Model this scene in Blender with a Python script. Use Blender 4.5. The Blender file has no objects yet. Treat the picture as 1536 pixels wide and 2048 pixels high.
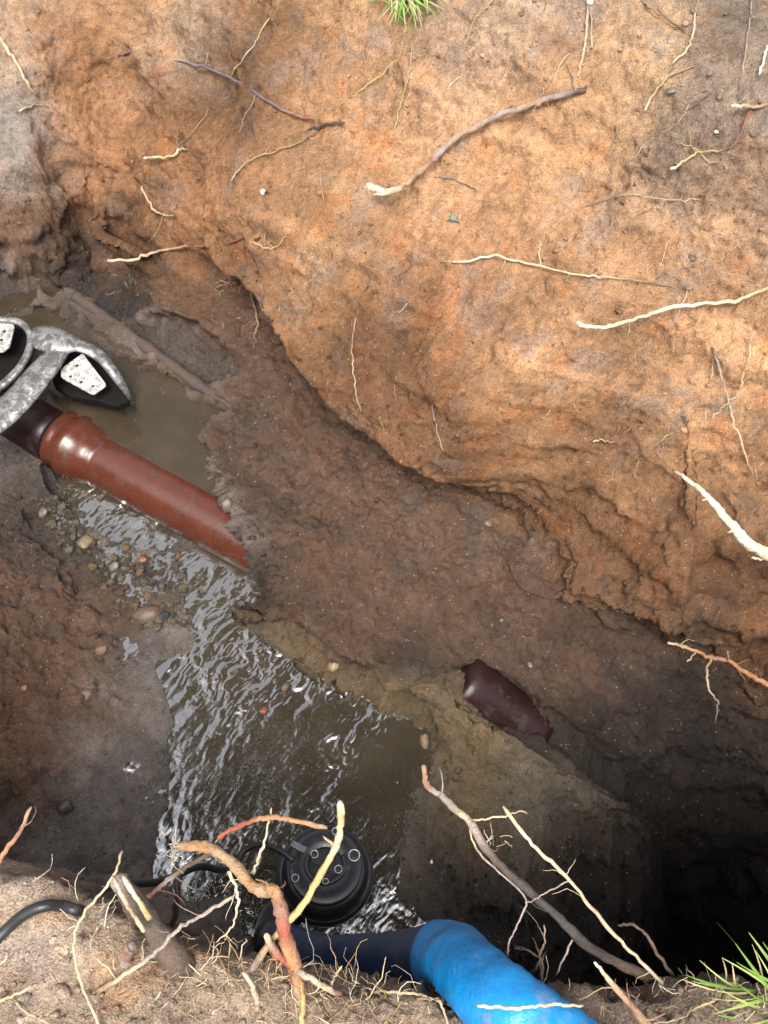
import bpy, math, random, sys
import numpy as np
from mathutils import Vector, Matrix
from mathutils.geometry import delaunay_2d_cdt
from mathutils.bvhtree import BVHTree

SC = bpy.context.scene
COL = SC.collection
R = math.radians
random.seed(7)

# ------------------------------------------------------------------ camera
CAMZ = 0.90
PITCH = 30.0            # degrees up from straight down
F = 1854.0              # focal length in photo pixels (1536 wide)
cam = bpy.data.cameras.new('camera')
cam.sensor_fit = 'HORIZONTAL'
cam.sensor_width = 36.0
cam.lens = 36.0 * F / 1536.0
cam.clip_start = 0.01
cam.clip_end = 500.0
camo = bpy.data.objects.new('camera', cam)
camo.location = (0, 0, CAMZ)
camo.rotation_euler = (R(PITCH), 0, 0)
COL.objects.link(camo)
SC.camera = camo

# ------------------------------------------------------------------ light
SUN_AZ = 186.0          # compass direction the sun stands in (0 = +Y, clockwise)
SUN_EL = 65.0
w = bpy.data.worlds.new('World')
SC.world = w
w.use_nodes = True
wn = w.node_tree
wn.nodes.clear()
sky = wn.nodes.new('ShaderNodeTexSky')
sky.sky_type = 'NISHITA'
sky.sun_disc = False
sky.sun_elevation = R(SUN_EL)
sky.sun_rotation = R(SUN_AZ)
sky.dust_density = 5.0
sky.air_density = 0.8
sky.ozone_density = 0.6
bgn = wn.nodes.new('ShaderNodeBackground')
bgn.inputs['Strength'].default_value = 0.15
wo = wn.nodes.new('ShaderNodeOutputWorld')
hz = wn.nodes.new('ShaderNodeHueSaturation')      # thin high cloud: a whiter sky
hz.inputs['Saturation'].default_value = 0.4
wn.links.new(sky.outputs[0], hz.inputs['Color'])
wn.links.new(hz.outputs[0], bgn.inputs['Color'])
wn.links.new(bgn.outputs[0], wo.inputs['Surface'])
sun = bpy.data.lights.new('sun', 'SUN')
sun.energy = 1.5
sun.angle = R(26)
sun.color = (1.0, 0.94, 0.85)
suno = bpy.data.objects.new('sun', sun)
suno.rotation_euler = (R(90 - SUN_EL), 0, R(180 - SUN_AZ))
COL.objects.link(suno)
SC.view_settings.view_transform = 'Standard'
SC.view_settings.look = 'None'
SC.view_settings.gamma = 1.0
SC.view_settings.exposure = 1.45
SC.view_settings.use_curve_mapping = False
SC.cycles.max_bounces = 4
SC.cycles.diffuse_bounces = 2
SC.cycles.transparent_max_bounces = 6
SC.cycles.caustics_reflective = False
SC.cycles.caustics_refractive = False

# ------------------------------------------------------------------ pixel <-> world helpers
sp, cp = math.sin(R(PITCH)), math.cos(R(PITCH))
def ray(px, py):
    u = (px - 768.0) / F
    v = -(py - 1024.0) / F
    return Vector((u, sp + v * cp, -cp + v * sp))
def P(px, py, z):
    d = ray(px, py)
    t = (z - CAMZ) / d.z
    return Vector((d.x * t, d.y * t, z))
NX, NY = 0.625, 0.7806
def on_wall(px, py, off=0.0):
    d = ray(px, py)
    nd = NX * d.x + NY * d.y
    t = (CAMZ + 0.65 + 1.1 * (0.858 + off)) / (1.1 * nd - d.z)
    return Vector((d.x * t, d.y * t, CAMZ + d.z * t))

# ------------------------------------------------------------------ numpy noise
def _h(ix, iy, iz, seed):
    n = (ix.astype(np.int64) * 374761393 + iy.astype(np.int64) * 668265263 + iz.astype(np.int64) * 2147483647 + seed * 1274126177) & 0xFFFFFFFF
    n = ((n ^ (n >> 13)) * 1274126177) & 0xFFFFFFFF
    n = ((n ^ (n >> 16)) * 2246822519) & 0xFFFFFFFF
    n = n ^ (n >> 15)
    return (n & 0xFFFFFF).astype(np.float64) / float(0xFFFFFF)
def vnoise(p, seed=0):
    i = np.floor(p).astype(np.int64)
    f = p - i
    f = f * f * f * (f * (f * 6 - 15) + 10)
    out = 0
    for dx in (0, 1):
        wx = f[:, 0] if dx else 1 - f[:, 0]
        for dy in (0, 1):
            wy = f[:, 1] if dy else 1 - f[:, 1]
            for dz in (0, 1):
                wz = f[:, 2] if dz else 1 - f[:, 2]
                out = out + wx * wy * wz * _h(i[:, 0] + dx, i[:, 1] + dy, i[:, 2] + dz, seed)
    return out * 2 - 1
def fbm(p, octv=4, seed=0, gain=0.5):
    a, s, o = 1.0, 0.0, 0
    for k in range(octv):
        o = o + a * vnoise(p * (2.03 ** k) + 17.3 * k, seed + k)
        s += a
        a *= gain
    return o / s
def voronoi(p, seed=0):
    i = np.floor(p).astype(np.int64)
    f = p - i
    n = len(p)
    f1 = np.full(n, 9.0)
    f2 = np.full(n, 9.0)
    cid = np.zeros(n)
    for dx in (-1, 0, 1):
        for dy in (-1, 0, 1):
            for dz in (-1, 0, 1):
                a, b, c = i[:, 0] + dx, i[:, 1] + dy, i[:, 2] + dz
                q = np.stack([_h(a, b, c, seed) + dx - f[:, 0], _h(a, b, c, seed + 1) + dy - f[:, 1], _h(a, b, c, seed + 2) + dz - f[:, 2]], 1)
                d = np.sqrt((q * q).sum(1))
                less = d < f1
                f2 = np.where(less, f1, np.minimum(f2, d))
                cid = np.where(less, _h(a, b, c, seed + 5), cid)
                f1 = np.where(less, d, f1)
    return f1, f2, cid

# ------------------------------------------------------------------ materials
def new_mat(name):
    m = bpy.data.materials.new(name)
    m.use_nodes = True
    nt = m.node_tree
    nt.nodes.clear()
    out = nt.nodes.new('ShaderNodeOutputMaterial')
    b = nt.nodes.new('ShaderNodeBsdfPrincipled')
    nt.links.new(b.outputs[0], out.inputs['Surface'])
    return m, nt, b
def N(nt, t, **kw):
    n = nt.nodes.new('ShaderNode' + t)
    for k, v in kw.items():
        if k.startswith('i_'):
            n.inputs[k[2:].replace('_', ' ')].default_value = v
        else:
            setattr(n, k, v)
    return n
def L(nt, a, b):
    nt.links.new(a, b)
def obj_noise(nt, scale, detail=4, rough=0.6, coord='Object', dist=0.0):
    tc = N(nt, 'TexCoord')
    n = N(nt, 'TexNoise')
    n.inputs['Scale'].default_value = scale
    n.inputs['Detail'].default_value = detail
    n.inputs['Roughness'].default_value = rough
    n.inputs['Distortion'].default_value = dist
    L(nt, tc.outputs[coord], n.inputs['Vector'])
    return n
def ramp(nt, src, stops):
    r = N(nt, 'ValToRGB')
    e = r.color_ramp.elements
    while len(e) < len(stops):
        e.new(0.5)
    for k, (pos, c) in enumerate(stops):
        e[k].position = pos
        e[k].color = (c[0], c[1], c[2], 1) if not isinstance(c, (int, float)) else (c, c, c, 1)
    L(nt, src, r.inputs['Fac'])
    return r
def mixc(nt, a, b, fac, mode='MIX'):
    m = N(nt, 'Mix', data_type='RGBA', blend_type=mode)
    for sock, v in ((m.inputs[6], a), (m.inputs[7], b), (m.inputs[0], fac)):
        if hasattr(v, 'links') or hasattr(v, 'is_output'):
            L(nt, v, sock)
        elif isinstance(v, (int, float)):
            sock.default_value = v
        else:
            sock.default_value = (v[0], v[1], v[2], 1)
    return m.outputs[2]
def bump(nt, b, h, strength=0.4, dist=0.01, prev=None):
    n = N(nt, 'Bump')
    n.inputs['Strength'].default_value = strength
    n.inputs['Distance'].default_value = dist
    L(nt, h, n.inputs['Height'])
    if prev is not None:
        L(nt, prev.outputs[0], n.inputs['Normal'])
    L(nt, n.outputs[0], b.inputs['Normal'])
    return n
def mathn(nt, op, a, b=None, clamp=False):
    m = N(nt, 'Math', operation=op, use_clamp=clamp)
    for k, v in enumerate((a, b)):
        if v is None:
            continue
        if isinstance(v, (int, float)):
            m.inputs[k].default_value = v
        else:
            L(nt, v, m.inputs[k])
    return m.outputs[0]

def soil_material(name):
    m, nt, b = new_mat(name)
    at = N(nt, 'Attribute', attribute_name='col')
    wt = N(nt, 'Attribute', attribute_name='wet')
    n2 = obj_noise(nt, 110, 5, 0.75)
    n3 = obj_noise(nt, 480, 2, 0.7)
    v2 = ramp(nt, n2.outputs['Fac'], [(0.3, 0.55), (0.5, 1.0), (0.72, 1.35)])
    v3 = ramp(nt, n3.outputs['Fac'], [(0.3, 0.5), (0.5, 1.0), (0.7, 1.5)])
    c = mixc(nt, at.outputs['Color'], v2.outputs[0], 0.75, 'MULTIPLY')
    c = mixc(nt, c, v3.outputs[0], 0.8, 'MULTIPLY')
    # pale sand grains and dark humus specks
    tc = N(nt, 'TexCoord')
    vo = N(nt, 'TexVoronoi')
    vo.inputs['Scale'].default_value = 190
    L(nt, tc.outputs['Object'], vo.inputs['Vector'])
    sep = N(nt, 'SeparateColor')
    L(nt, vo.outputs['Color'], sep.inputs[0])
    near = mathn(nt, 'LESS_THAN', vo.outputs['Distance'], 0.26)
    g = mathn(nt, 'MULTIPLY', mathn(nt, 'MULTIPLY', mathn(nt, 'GREATER_THAN', sep.outputs[0], 0.95), near), 0.75)
    c = mixc(nt, c, (0.42, 0.34, 0.26), g)
    k = mathn(nt, 'MULTIPLY', mathn(nt, 'GREATER_THAN', sep.outputs[1], 0.955), near)
    c = mixc(nt, c, (0.05, 0.04, 0.035), mathn(nt, 'MULTIPLY', k, 0.55))
    L(nt, c, b.inputs['Base Color'])
    # roughness follows how wet the soil is
    rr = mathn(nt, 'ADD', mathn(nt, 'MULTIPLY', wt.outputs['Fac'], -0.65), 0.95)
    rr = mathn(nt, 'ADD', rr, mathn(nt, 'MULTIPLY', mathn(nt, 'SUBTRACT', n2.outputs['Fac'], 0.5), 0.5), True)
    L(nt, rr, b.inputs['Roughness'])
    L(nt, mathn(nt, 'ADD', mathn(nt, 'MULTIPLY', wt.outputs['Fac'], 0.7), 0.12), b.inputs['Specular IOR Level'])
    hsum = mathn(nt, 'ADD', n2.outputs['Fac'], mathn(nt, 'MULTIPLY', n3.outputs['Fac'], 0.3))
    bump(nt, b, hsum, 1.0, 0.011)
    return m
M_SOIL = soil_material('soil')
M_CRUMB = soil_material('soil_crumb')

def root_material():
    m, nt, b = new_mat('root')
    at = N(nt, 'Attribute', attribute_name='col')
    n1 = obj_noise(nt, 60, 5, 0.65)
    n2 = obj_noise(nt, 320, 4, 0.7)
    v1 = ramp(nt, n1.outputs['Fac'], [(0.3, (0.55, 0.5, 0.45)), (0.5, 1.0), (0.7, 1.2)])
    v2 = ramp(nt, n2.outputs['Fac'], [(0.3, 0.72), (0.55, 1.0), (0.75, 1.15)])
    c = mixc(nt, at.outputs['Color'], v1.outputs[0], 0.85, 'MULTIPLY')
    c = mixc(nt, c, v2.outputs[0], 0.8, 'MULTIPLY')
    L(nt, c, b.inputs['Base Color'])
    b.inputs['Roughness'].default_value = 0.72
    b1 = bump(nt, b, n1.outputs['Fac'], 0.8, 0.008)
    bump(nt, b, n2.outputs['Fac'], 0.7, 0.003, b1)
    return m
M_ROOT = root_material()

def simple_mat(name, col, rough=0.5, metal=0.0, nscale=40, var=0.35, bstr=0.2, bdist=0.002, dirt=None, dirt_amt=0.5, dscale=18, spec=0.5, coat=0.0):
    m, nt, b = new_mat(name)
    n1 = obj_noise(nt, nscale, 5, 0.65)
    v = ramp(nt, n1.outputs['Fac'], [(0.3, 1 - var), (0.5, 1.0), (0.7, 1 + var)])
    c = mixc(nt, col, v.outputs[0], 0.9, 'MULTIPLY')
    rv = mathn(nt, 'ADD', rough - 0.12, mathn(nt, 'MULTIPLY', n1.outputs['Fac'], 0.24), True)
    if dirt:
        n2 = obj_noise(nt, dscale, 6, 0.7, dist=0.4)
        f = ramp(nt, n2.outputs['Fac'], [(0.62 - 0.3 * dirt_amt, 0.0), (0.74 - 0.2 * dirt_amt, 0.9)])
        c = mixc(nt, c, dirt, f.outputs[0])
        rv = mathn(nt, 'ADD', rv, mathn(nt, 'MULTIPLY', f.outputs[0], 0.25), True)
        if metal:
            L(nt, mathn(nt, 'MULTIPLY', mathn(nt, 'SUBTRACT', 1.0, f.outputs[0]), metal), b.inputs['Metallic'])
    elif metal:
        b.inputs['Metallic'].default_value = metal
    L(nt, c, b.inputs['Base Color'])
    L(nt, rv, b.inputs['Roughness'])
    b.inputs['Specular IOR Level'].default_value = spec
    b.inputs['Coat Weight'].default_value = coat
    b.inputs['Coat Roughness'].default_value = 0.08
    n3 = obj_noise(nt, nscale * 4, 3, 0.6)
    bump(nt, b, n3.outputs['Fac'], bstr, bdist)
    return m

# ------------------------------------------------------------------ mesh helpers
def link(name, me, mat=None, parent=None, smooth=True):
    o = bpy.data.objects.new(name, me)
    COL.objects.link(o)
    if parent is not None:
        o.parent = parent
    if mat is not None and len(me.materials) == 0:
        me.materials.append(mat)
    if smooth:
        me.polygons.foreach_set('use_smooth', [True] * len(me.polygons))
    return o
def tag(o, label=None, cat=None, group=None, kind=None):
    if label: o['label'] = label
    if cat: o['category'] = cat
    if group: o['group'] = group
    if kind: o['kind'] = kind
    return o
def empty(name, loc=(0, 0, 0)):
    o = bpy.data.objects.new(name, None)
    o.location = loc
    o.empty_display_size = 0.05
    COL.objects.link(o)
    return o

class MB:
    def __init__(s):
        s.v, s.f, s.c = [], [], []
    def add(s, vs, fs, cols=None):
        k = len(s.v)
        s.v += [tuple(q) for q in vs]
        s.f += [tuple(k + i for i in q) for q in fs]
        s.c += cols if cols is not None else [(1, 1, 1)] * len(vs)
    def tube(s, pts, rad, seg=8, cols=None, caps=True, flat=None, wob=0.0):
        pts = [Vector(q) for q in pts]
        n = len(pts)
        if not isinstance(rad, (list, tuple)):
            rad = [rad] * n
        vs, fs, cc = [], [], []
        ref = None
        for i in range(n):
            d = (pts[min(i + 1, n - 1)] - pts[max(i - 1, 0)])
            d = d.normalized() if d.length > 1e-9 else Vector((0, 0, 1))
            if ref is None:
                ref = d.orthogonal().normalized()
            ref = (ref - d * ref.dot(d))
            ref = ref.normalized() if ref.length > 1e-6 else d.orthogonal().normalized()
            bn = d.cross(ref)
            for k in range(seg):
                a = 2 * math.pi * k / seg
                rr = rad[i] * (1 + wob * (random.random() - 0.5))
                vs.append(pts[i] + (ref * math.cos(a) + bn * math.sin(a)) * rr)
                cc.append(cols[i] if cols else (1, 1, 1))
        for i in range(n - 1):
            for k in range(seg):
                a, b = i * seg + k, i * seg + (k + 1) % seg
                fs.append((a, b, b + seg, a + seg))
        if caps:
            fs.append(tuple(reversed(range(seg))))
            fs.append(tuple(range((n - 1) * seg, n * seg)))
        s.add(vs, fs, cc)
    def box(s, c, sz, rot=None):
        vs = []
        for x in (-1, 1):
            for y in (-1, 1):
                for z in (-1, 1):
                    q = Vector((x * sz[0] / 2, y * sz[1] / 2, z * sz[2] / 2))
                    if rot is not None:
                        q = rot @ q
                    vs.append(q + Vector(c))
        s.add(vs, [(0, 1, 3, 2), (4, 6, 7, 5), (0, 4, 5, 1), (2, 3, 7, 6), (0, 2, 6, 4), (1, 5, 7, 3)])
    def lathe(s, prof, seg=48, mtx=None):
        vs, fs = [], []
        for r_, z_ in prof:
            for k in range(seg):
                a = 2 * math.pi * k / seg
                q = Vector((r_ * math.cos(a), r_ * math.sin(a), z_))
                vs.append(mtx @ q if mtx is not None else q)
        for i in range(len(prof) - 1):
            for k in range(seg):
                a, b = i * seg + k, i * seg + (k + 1) % seg
                fs.append((a, b, b + seg, a + seg))
        fs.append(tuple(reversed(range(seg))))
        fs.append(tuple(range((len(prof) - 1) * seg, len(prof) * seg)))
        s.add(vs, fs)
    def mesh(s, name, color=False):
        me = bpy.data.meshes.new(name)
        me.from_pydata(s.v, [], s.f)
        if color:
            at = me.attributes.new('col', 'FLOAT_COLOR', 'POINT')
            arr = np.ones((len(s.v), 4), dtype=np.float32)
            arr[:, :3] = np.array(s.c, dtype=np.float32)
            at.data.foreach_set('color', arr.ravel())
        me.update()
        return me
    def build(s, name, mat, parent=None, smooth=True, color=False, bevel=0.0):
        o = link(name, s.mesh(name, color), mat, parent, smooth)
        if bevel:
            bv = o.modifiers.new('bevel', 'BEVEL')
            bv.width = bevel
            bv.segments = 2
            bv.limit_method = 'ANGLE'
        if smooth and bevel:
            pass
        return o

def spline(pts, n=6):
    """Catmull-Rom through points that may carry extra channels."""
    pts = [tuple(q) for q in pts]
    if len(pts) < 3:
        out = []
        for k in range(n + 1):
            t = k / n
            out.append(tuple(a * (1 - t) + b * t for a, b in zip(pts[0], pts[-1])))
        return out
    e = [tuple(2 * a - b for a, b in zip(pts[0], pts[1]))] + pts + [tuple(2 * a - b for a, b in zip(pts[-1], pts[-2]))]
    out = []
    for i in range(1, len(e) - 2):
        p0, p1, p2, p3 = e[i - 1], e[i], e[i + 1], e[i + 2]
        for k in range(n):
            t = k / n
            out.append(tuple(0.5 * ((2 * b) + (c - a) * t + (2 * a - 5 * b + 4 * c - d) * t * t + (3 * b - a - 3 * c + d) * t ** 3) for a, b, c, d in zip(p0, p1, p2, p3)))
    out.append(pts[-1])
    return out

# ------------------------------------------------------------------ the pit: control points (surveyed breaklines)
#          r     g     b    wet  rough
KEYS = {
    'o': (0.44, 0.255, 0.137, 0.0, 1.0),
    'O': (0.53, 0.345, 0.195, 0.0, 1.0),
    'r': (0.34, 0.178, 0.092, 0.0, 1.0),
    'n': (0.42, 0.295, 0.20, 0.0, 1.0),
    'm': (0.18, 0.094, 0.048, 0.1, 1.0),  # brown-orange subsoil; on the belly it also paints in shade
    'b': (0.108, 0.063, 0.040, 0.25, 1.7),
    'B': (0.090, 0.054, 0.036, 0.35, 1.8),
    'g': (0.18, 0.155, 0.135, 0.55, 0.55),
    'G': (0.27, 0.23, 0.195, 0.15, 0.5),
    'v': (0.10, 0.08, 0.056, 1.25, 1.3),
    'y': (0.165, 0.115, 0.058, 0.7, 1.5),
    'c': (0.135, 0.108, 0.074, 0.5, 1.0),
    'd': (0.020, 0.0165, 0.014, 0.3, 0.8),  # near-black: shade of the deep hole and hollows put into the soil colour
    'k': (0.036, 0.026, 0.020, 0.3, 1.5),  # dark wet soil with the lower-right shade painted in
    's': (0.42, 0.32, 0.235, 0.0, 0.5),
    'S': (0.29, 0.22, 0.16, 0.0, 0.9),
    't': (0.24, 0.18, 0.135, 0.0, 1.0),
}
CP, CE = [], []
def cpt(v, key):
    CP.append((v[0], v[1], v[2], KEYS[key]))
    return len(CP) - 1
def pix(lst, close=False):
    """Breakline given as (px, py, z, key)."""
    ids = [cpt(P(a, b, z), k) for a, b, z, k in lst]
    for a, b in zip(ids[:-1], ids[1:]):
        CE.append((a, b))
def pts(lst):
    for a, b, z, k in lst:
        cpt(P(a, b, z), k)
def plan(lst, line=False):
    ids = [cpt((a, b, z), k) for a, b, z, k in lst]
    if line:
        for a, b in zip(ids[:-1], ids[1:]):
            CE.append((a, b))
TX, TY = 0.7806, -0.625
def sq(s_, q_, z, k):
    return (s_ * NX + q_ * TX, s_ * NY + q_ * TY, z, k)

# far wall face, its rim and the ground behind it
random.seed(3)
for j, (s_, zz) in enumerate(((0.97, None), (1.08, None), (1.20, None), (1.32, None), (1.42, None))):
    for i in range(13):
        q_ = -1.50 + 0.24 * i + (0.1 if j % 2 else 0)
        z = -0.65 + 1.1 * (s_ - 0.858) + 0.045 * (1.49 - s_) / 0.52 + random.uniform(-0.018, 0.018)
        kk = random.choice('mmr') if j == 0 else random.choice('oroo') if j == 1 else random.choice('ooOor') if j < 3 else random.choice('oOOn')  # lowest row darker: shade of the belly painted into the soil colour
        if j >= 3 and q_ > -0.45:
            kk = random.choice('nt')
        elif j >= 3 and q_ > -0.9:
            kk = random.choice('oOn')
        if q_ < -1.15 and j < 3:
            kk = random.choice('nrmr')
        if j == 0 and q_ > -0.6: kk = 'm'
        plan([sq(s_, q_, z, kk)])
plan([sq(1.49, -1.75 + 0.25 * i, -0.01 + random.uniform(-0.015, 0.015), 't') for i in range(14)], True)
plan([sq(1.75, -1.6 + 0.4 * i, 0.0, 't') for i in range(8)])
# foot of the far wall
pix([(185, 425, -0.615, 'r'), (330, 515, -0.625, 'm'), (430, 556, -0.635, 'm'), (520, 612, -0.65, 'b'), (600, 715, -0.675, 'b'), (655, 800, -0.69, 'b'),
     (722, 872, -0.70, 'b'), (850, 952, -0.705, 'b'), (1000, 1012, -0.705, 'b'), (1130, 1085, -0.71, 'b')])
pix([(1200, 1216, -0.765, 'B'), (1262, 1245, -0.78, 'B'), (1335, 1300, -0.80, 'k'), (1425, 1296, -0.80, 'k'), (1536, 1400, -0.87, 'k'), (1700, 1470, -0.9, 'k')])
# belly of the wall: a steep undercut step right above its foot
plan([(lambda v, h: (v.x + NX * 0.012, v.y + NY * 0.012, z + h, k))(P(a, b, z), h) for a, b, z, k, h in [
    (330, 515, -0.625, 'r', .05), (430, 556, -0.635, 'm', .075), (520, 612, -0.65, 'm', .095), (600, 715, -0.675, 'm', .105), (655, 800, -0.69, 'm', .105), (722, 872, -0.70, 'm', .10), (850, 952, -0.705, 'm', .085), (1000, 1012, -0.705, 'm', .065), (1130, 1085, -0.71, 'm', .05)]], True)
pts([(1130, 1000, -0.60, 'm'), (1200, 1130, -0.67, 'm'), (1300, 1180, -0.66, 'm'), (1400, 1220, -0.66, 'm'), (1536, 1250, -0.66, 'm'), (1060, 1110, -0.705, 'b'),
     (1150, 1160, -0.715, 'b'), (1290, 1060, -0.59, 'm'), (1430, 1080, -0.56, 'm'), (1600, 1150, -0.58, 'm'), (1250, 1215, -0.72, 'b'), (1335, 1262, -0.735, 'm')])
# brown bench between wall and pools
pts([(300, 620, -0.665, 'B'), (420, 640, -0.655, 'b'), (520, 720, -0.665, 'b'), (480, 820, -0.685, 'B'), (600, 850, -0.68, 'b'), (700, 960, -0.685, 'b'), (560, 960, -0.69, 'B'),
     (640, 1080, -0.69, 'b'), (780, 1050, -0.688, 'b'), (900, 1080, -0.695, 'b'), (820, 1180, -0.70, 'b'), (960, 1200, -0.715, 'b'), (1080, 1250, -0.735, 'B'), (700, 1220, -0.70, 'b'), (600, 1180, -0.695, 'B')])
# rim of the bench above the upper pool, then along the buried pipe and the ridge in front of pipe two
pix([(150, 592, -0.69, 'B'), (230, 650, -0.69, 'b'), (310, 706, -0.695, 'b'), (400, 775, -0.70, 'b'), (470, 815, -0.70, 'b')])
pix([(432, 828, -0.70, 'B'), (395, 880, -0.70, 'B'), (430, 950, -0.70, 'B'), (475, 1030, -0.695, 'B'), (528, 1085, -0.69, 'B'), (556, 1135, -0.69, 'B'), (560, 1185, -0.71, 'B')])
pix([(160, 606, -0.775, 'g'), (235, 668, -0.78, 'g'), (305, 722, -0.785, 'g'), (392, 790, -0.785, 'g'), (418, 832, -0.785, 'g'), (372, 884, -0.785, 'g'), (405, 965, -0.785, 'g'), (450, 1045, -0.79, 'g')])
pix([(455, 1205, -0.75, 'B'), (540, 1240, -0.73, 'B'), (640, 1290, -0.72, 'b'), (730, 1330, -0.72, 'B'), (830, 1335, -0.725, 'k'), (900, 1330, -0.73, 'B'), (1000, 1335, -0.735, 'B'), (1090, 1400, -0.755, 'B'), (1180, 1480, -0.80, 'k')])
pix([(448, 1215, -0.81, 'y'), (478, 1290, -0.805, 'y'), (560, 1345, -0.80, 'y'), (640, 1392, -0.80, 'y'), (740, 1432, -0.80, 'y'), (800, 1450, -0.80, 'y'), (850, 1500, -0.80, 'y')])
pts([(560, 1290, -0.765, 'y'), (650, 1345, -0.755, 'y'), (760, 1395, -0.745, 'y'), (500, 1250, -0.78, 'y')])
# ridge in front of pipe two and hollow behind it
pix([(830, 1372, -0.715, 'y'), (915, 1398, -0.705, 'y'), (1000, 1446, -0.705, 'y'), (1100, 1508, -0.715, 'c'), (1200, 1568, -0.75, 'c'), (1292, 1622, -0.80, 'k')])
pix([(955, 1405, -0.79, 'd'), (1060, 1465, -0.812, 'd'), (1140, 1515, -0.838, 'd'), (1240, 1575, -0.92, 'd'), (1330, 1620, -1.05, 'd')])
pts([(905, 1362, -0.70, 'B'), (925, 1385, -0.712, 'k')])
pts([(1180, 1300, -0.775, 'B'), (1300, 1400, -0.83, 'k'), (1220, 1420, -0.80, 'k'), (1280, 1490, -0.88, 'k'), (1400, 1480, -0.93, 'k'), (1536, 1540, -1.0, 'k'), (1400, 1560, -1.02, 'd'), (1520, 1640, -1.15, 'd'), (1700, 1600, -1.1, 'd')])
# clay slab between pool and the deep hole
pix([(850, 1500, -0.801, 'y'), (842, 1560, -0.80, 'c'), (795, 1625, -0.80, 'c'), (765, 1700, -0.805, 'c'), (770, 1790, -0.805, 'c'), (835, 1850, -0.805, 'c')])
pts([(900, 1480, -0.755, 'y'), (890, 1560, -0.77, 'y'), (960, 1560, -0.755, 'y'), (1040, 1580, -0.755, 'c'), (940, 1640, -0.77, 'y'), (860, 1640, -0.785, 'c'), (840, 1740, -0.79, 'c'), (930, 1740, -0.785, 'k'),
     (1080, 1640, -0.768, 'c'), (1160, 1650, -0.80, 'k'), (1030, 1720, -0.785, 'k'), (1120, 1730, -0.83, 'd'), (900, 1840, -0.80, 'k'), (1000, 1820, -0.83, 'd')])  # dark keys paint the shadow across the slab's right side
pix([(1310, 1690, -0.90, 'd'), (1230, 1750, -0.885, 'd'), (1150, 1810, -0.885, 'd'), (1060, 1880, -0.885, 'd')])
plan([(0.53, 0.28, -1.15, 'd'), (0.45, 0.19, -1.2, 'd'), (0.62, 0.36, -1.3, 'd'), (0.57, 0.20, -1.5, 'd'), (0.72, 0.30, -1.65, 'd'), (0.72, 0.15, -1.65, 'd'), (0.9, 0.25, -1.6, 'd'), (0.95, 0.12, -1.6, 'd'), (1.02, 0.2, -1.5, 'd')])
# pool floor
pts([(400, 1260, -0.83, 'g'), (420, 1330, -0.84, 'g'), (520, 1400, -0.86, 'g'), (420, 1450, -0.85, 'g'), (620, 1460, -0.87, 'g'), (740, 1500, -0.87, 'g'), (780, 1560, -0.86, 'g'), (450, 1580, -0.86, 'g'), (600, 1620, -0.87, 'g'),
     (380, 1700, -0.85, 'g'), (480, 1740, -0.85, 'g'), (640, 1760, -0.87, 'g'), (700, 1650, -0.87, 'g'), (380, 1790, -0.84, 'g'), (520, 1800, -0.84, 'g'), (380, 1380, -0.84, 'g'), (360, 1560, -0.84, 'g')])
pts([(110, 690, -0.79, 'g'), (200, 745, -0.79, 'g'), (300, 830, -0.79, 'y'), (350, 850, -0.785, 'y'), (260, 930, -0.80, 'g'), (350, 985, -0.80, 'g'), (60, 760, -0.79, 'g'), (0, 700, -0.79, 'g'), (130, 940, -0.80, 'g'), (430, 1065, -0.80, 'g'), (478, 1098, -0.82, 'g'), (500, 1145, -0.83, 'g'), (-60, 760, -0.79, 'g')])
# gravel reach below the pipe
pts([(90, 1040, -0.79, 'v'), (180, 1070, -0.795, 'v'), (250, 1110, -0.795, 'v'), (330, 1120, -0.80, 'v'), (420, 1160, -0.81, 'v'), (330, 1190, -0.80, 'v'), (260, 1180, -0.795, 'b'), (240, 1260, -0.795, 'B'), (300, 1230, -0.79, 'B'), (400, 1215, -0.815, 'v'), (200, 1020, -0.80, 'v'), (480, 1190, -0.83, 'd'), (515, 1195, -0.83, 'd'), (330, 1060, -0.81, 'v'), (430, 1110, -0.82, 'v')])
pts([(75, 900, -0.70, 'g'), (40, 915, -0.71, 'g'), (100, 985, -0.745, 'v')])
pts([(385, 1270, -0.793, 'g'), (405, 1330, -0.797, 'g'), (360, 1230, -0.792, 'g')])
# left floor and its wet margin
pix([(150, 1150, -0.785, 'b'), (225, 1240, -0.785, 'B'), (306, 1310, -0.788, 'g'), (334, 1400, -0.789, 'g'), (340, 1500, -0.789, 'g'), (334, 1600, -0.789, 'g'), (290, 1690, -0.79, 'g'), (275, 1775, -0.795, 'g')])
pts([(60, 1000, -0.765, 'b'), (0, 930, -0.75, 'g'), (0, 1040, -0.735, 'B'), (90, 1150, -0.745, 'b'), (0, 1200, -0.71, 'b'), (150, 1300, -0.755, 'b'), (80, 1400, -0.735, 'b'), (0, 1420, -0.70, 'b'),
     (200, 1400, -0.77, 'b'), (250, 1360, -0.785, 'g'), (180, 1500, -0.77, 'g'), (120, 1520, -0.745, 'b'), (255, 1500, -0.79, 'g'), (130, 1600, -0.765, 'g'), (40, 1600, -0.725, 'b'), (0, 1560, -0.70, 'b'),
     (60, 1690, -0.76, 'g'), (180, 1680, -0.785, 'g'), (160, 1760, -0.79, 'g'), (215, 1590, -0.79, 'g')])
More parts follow.
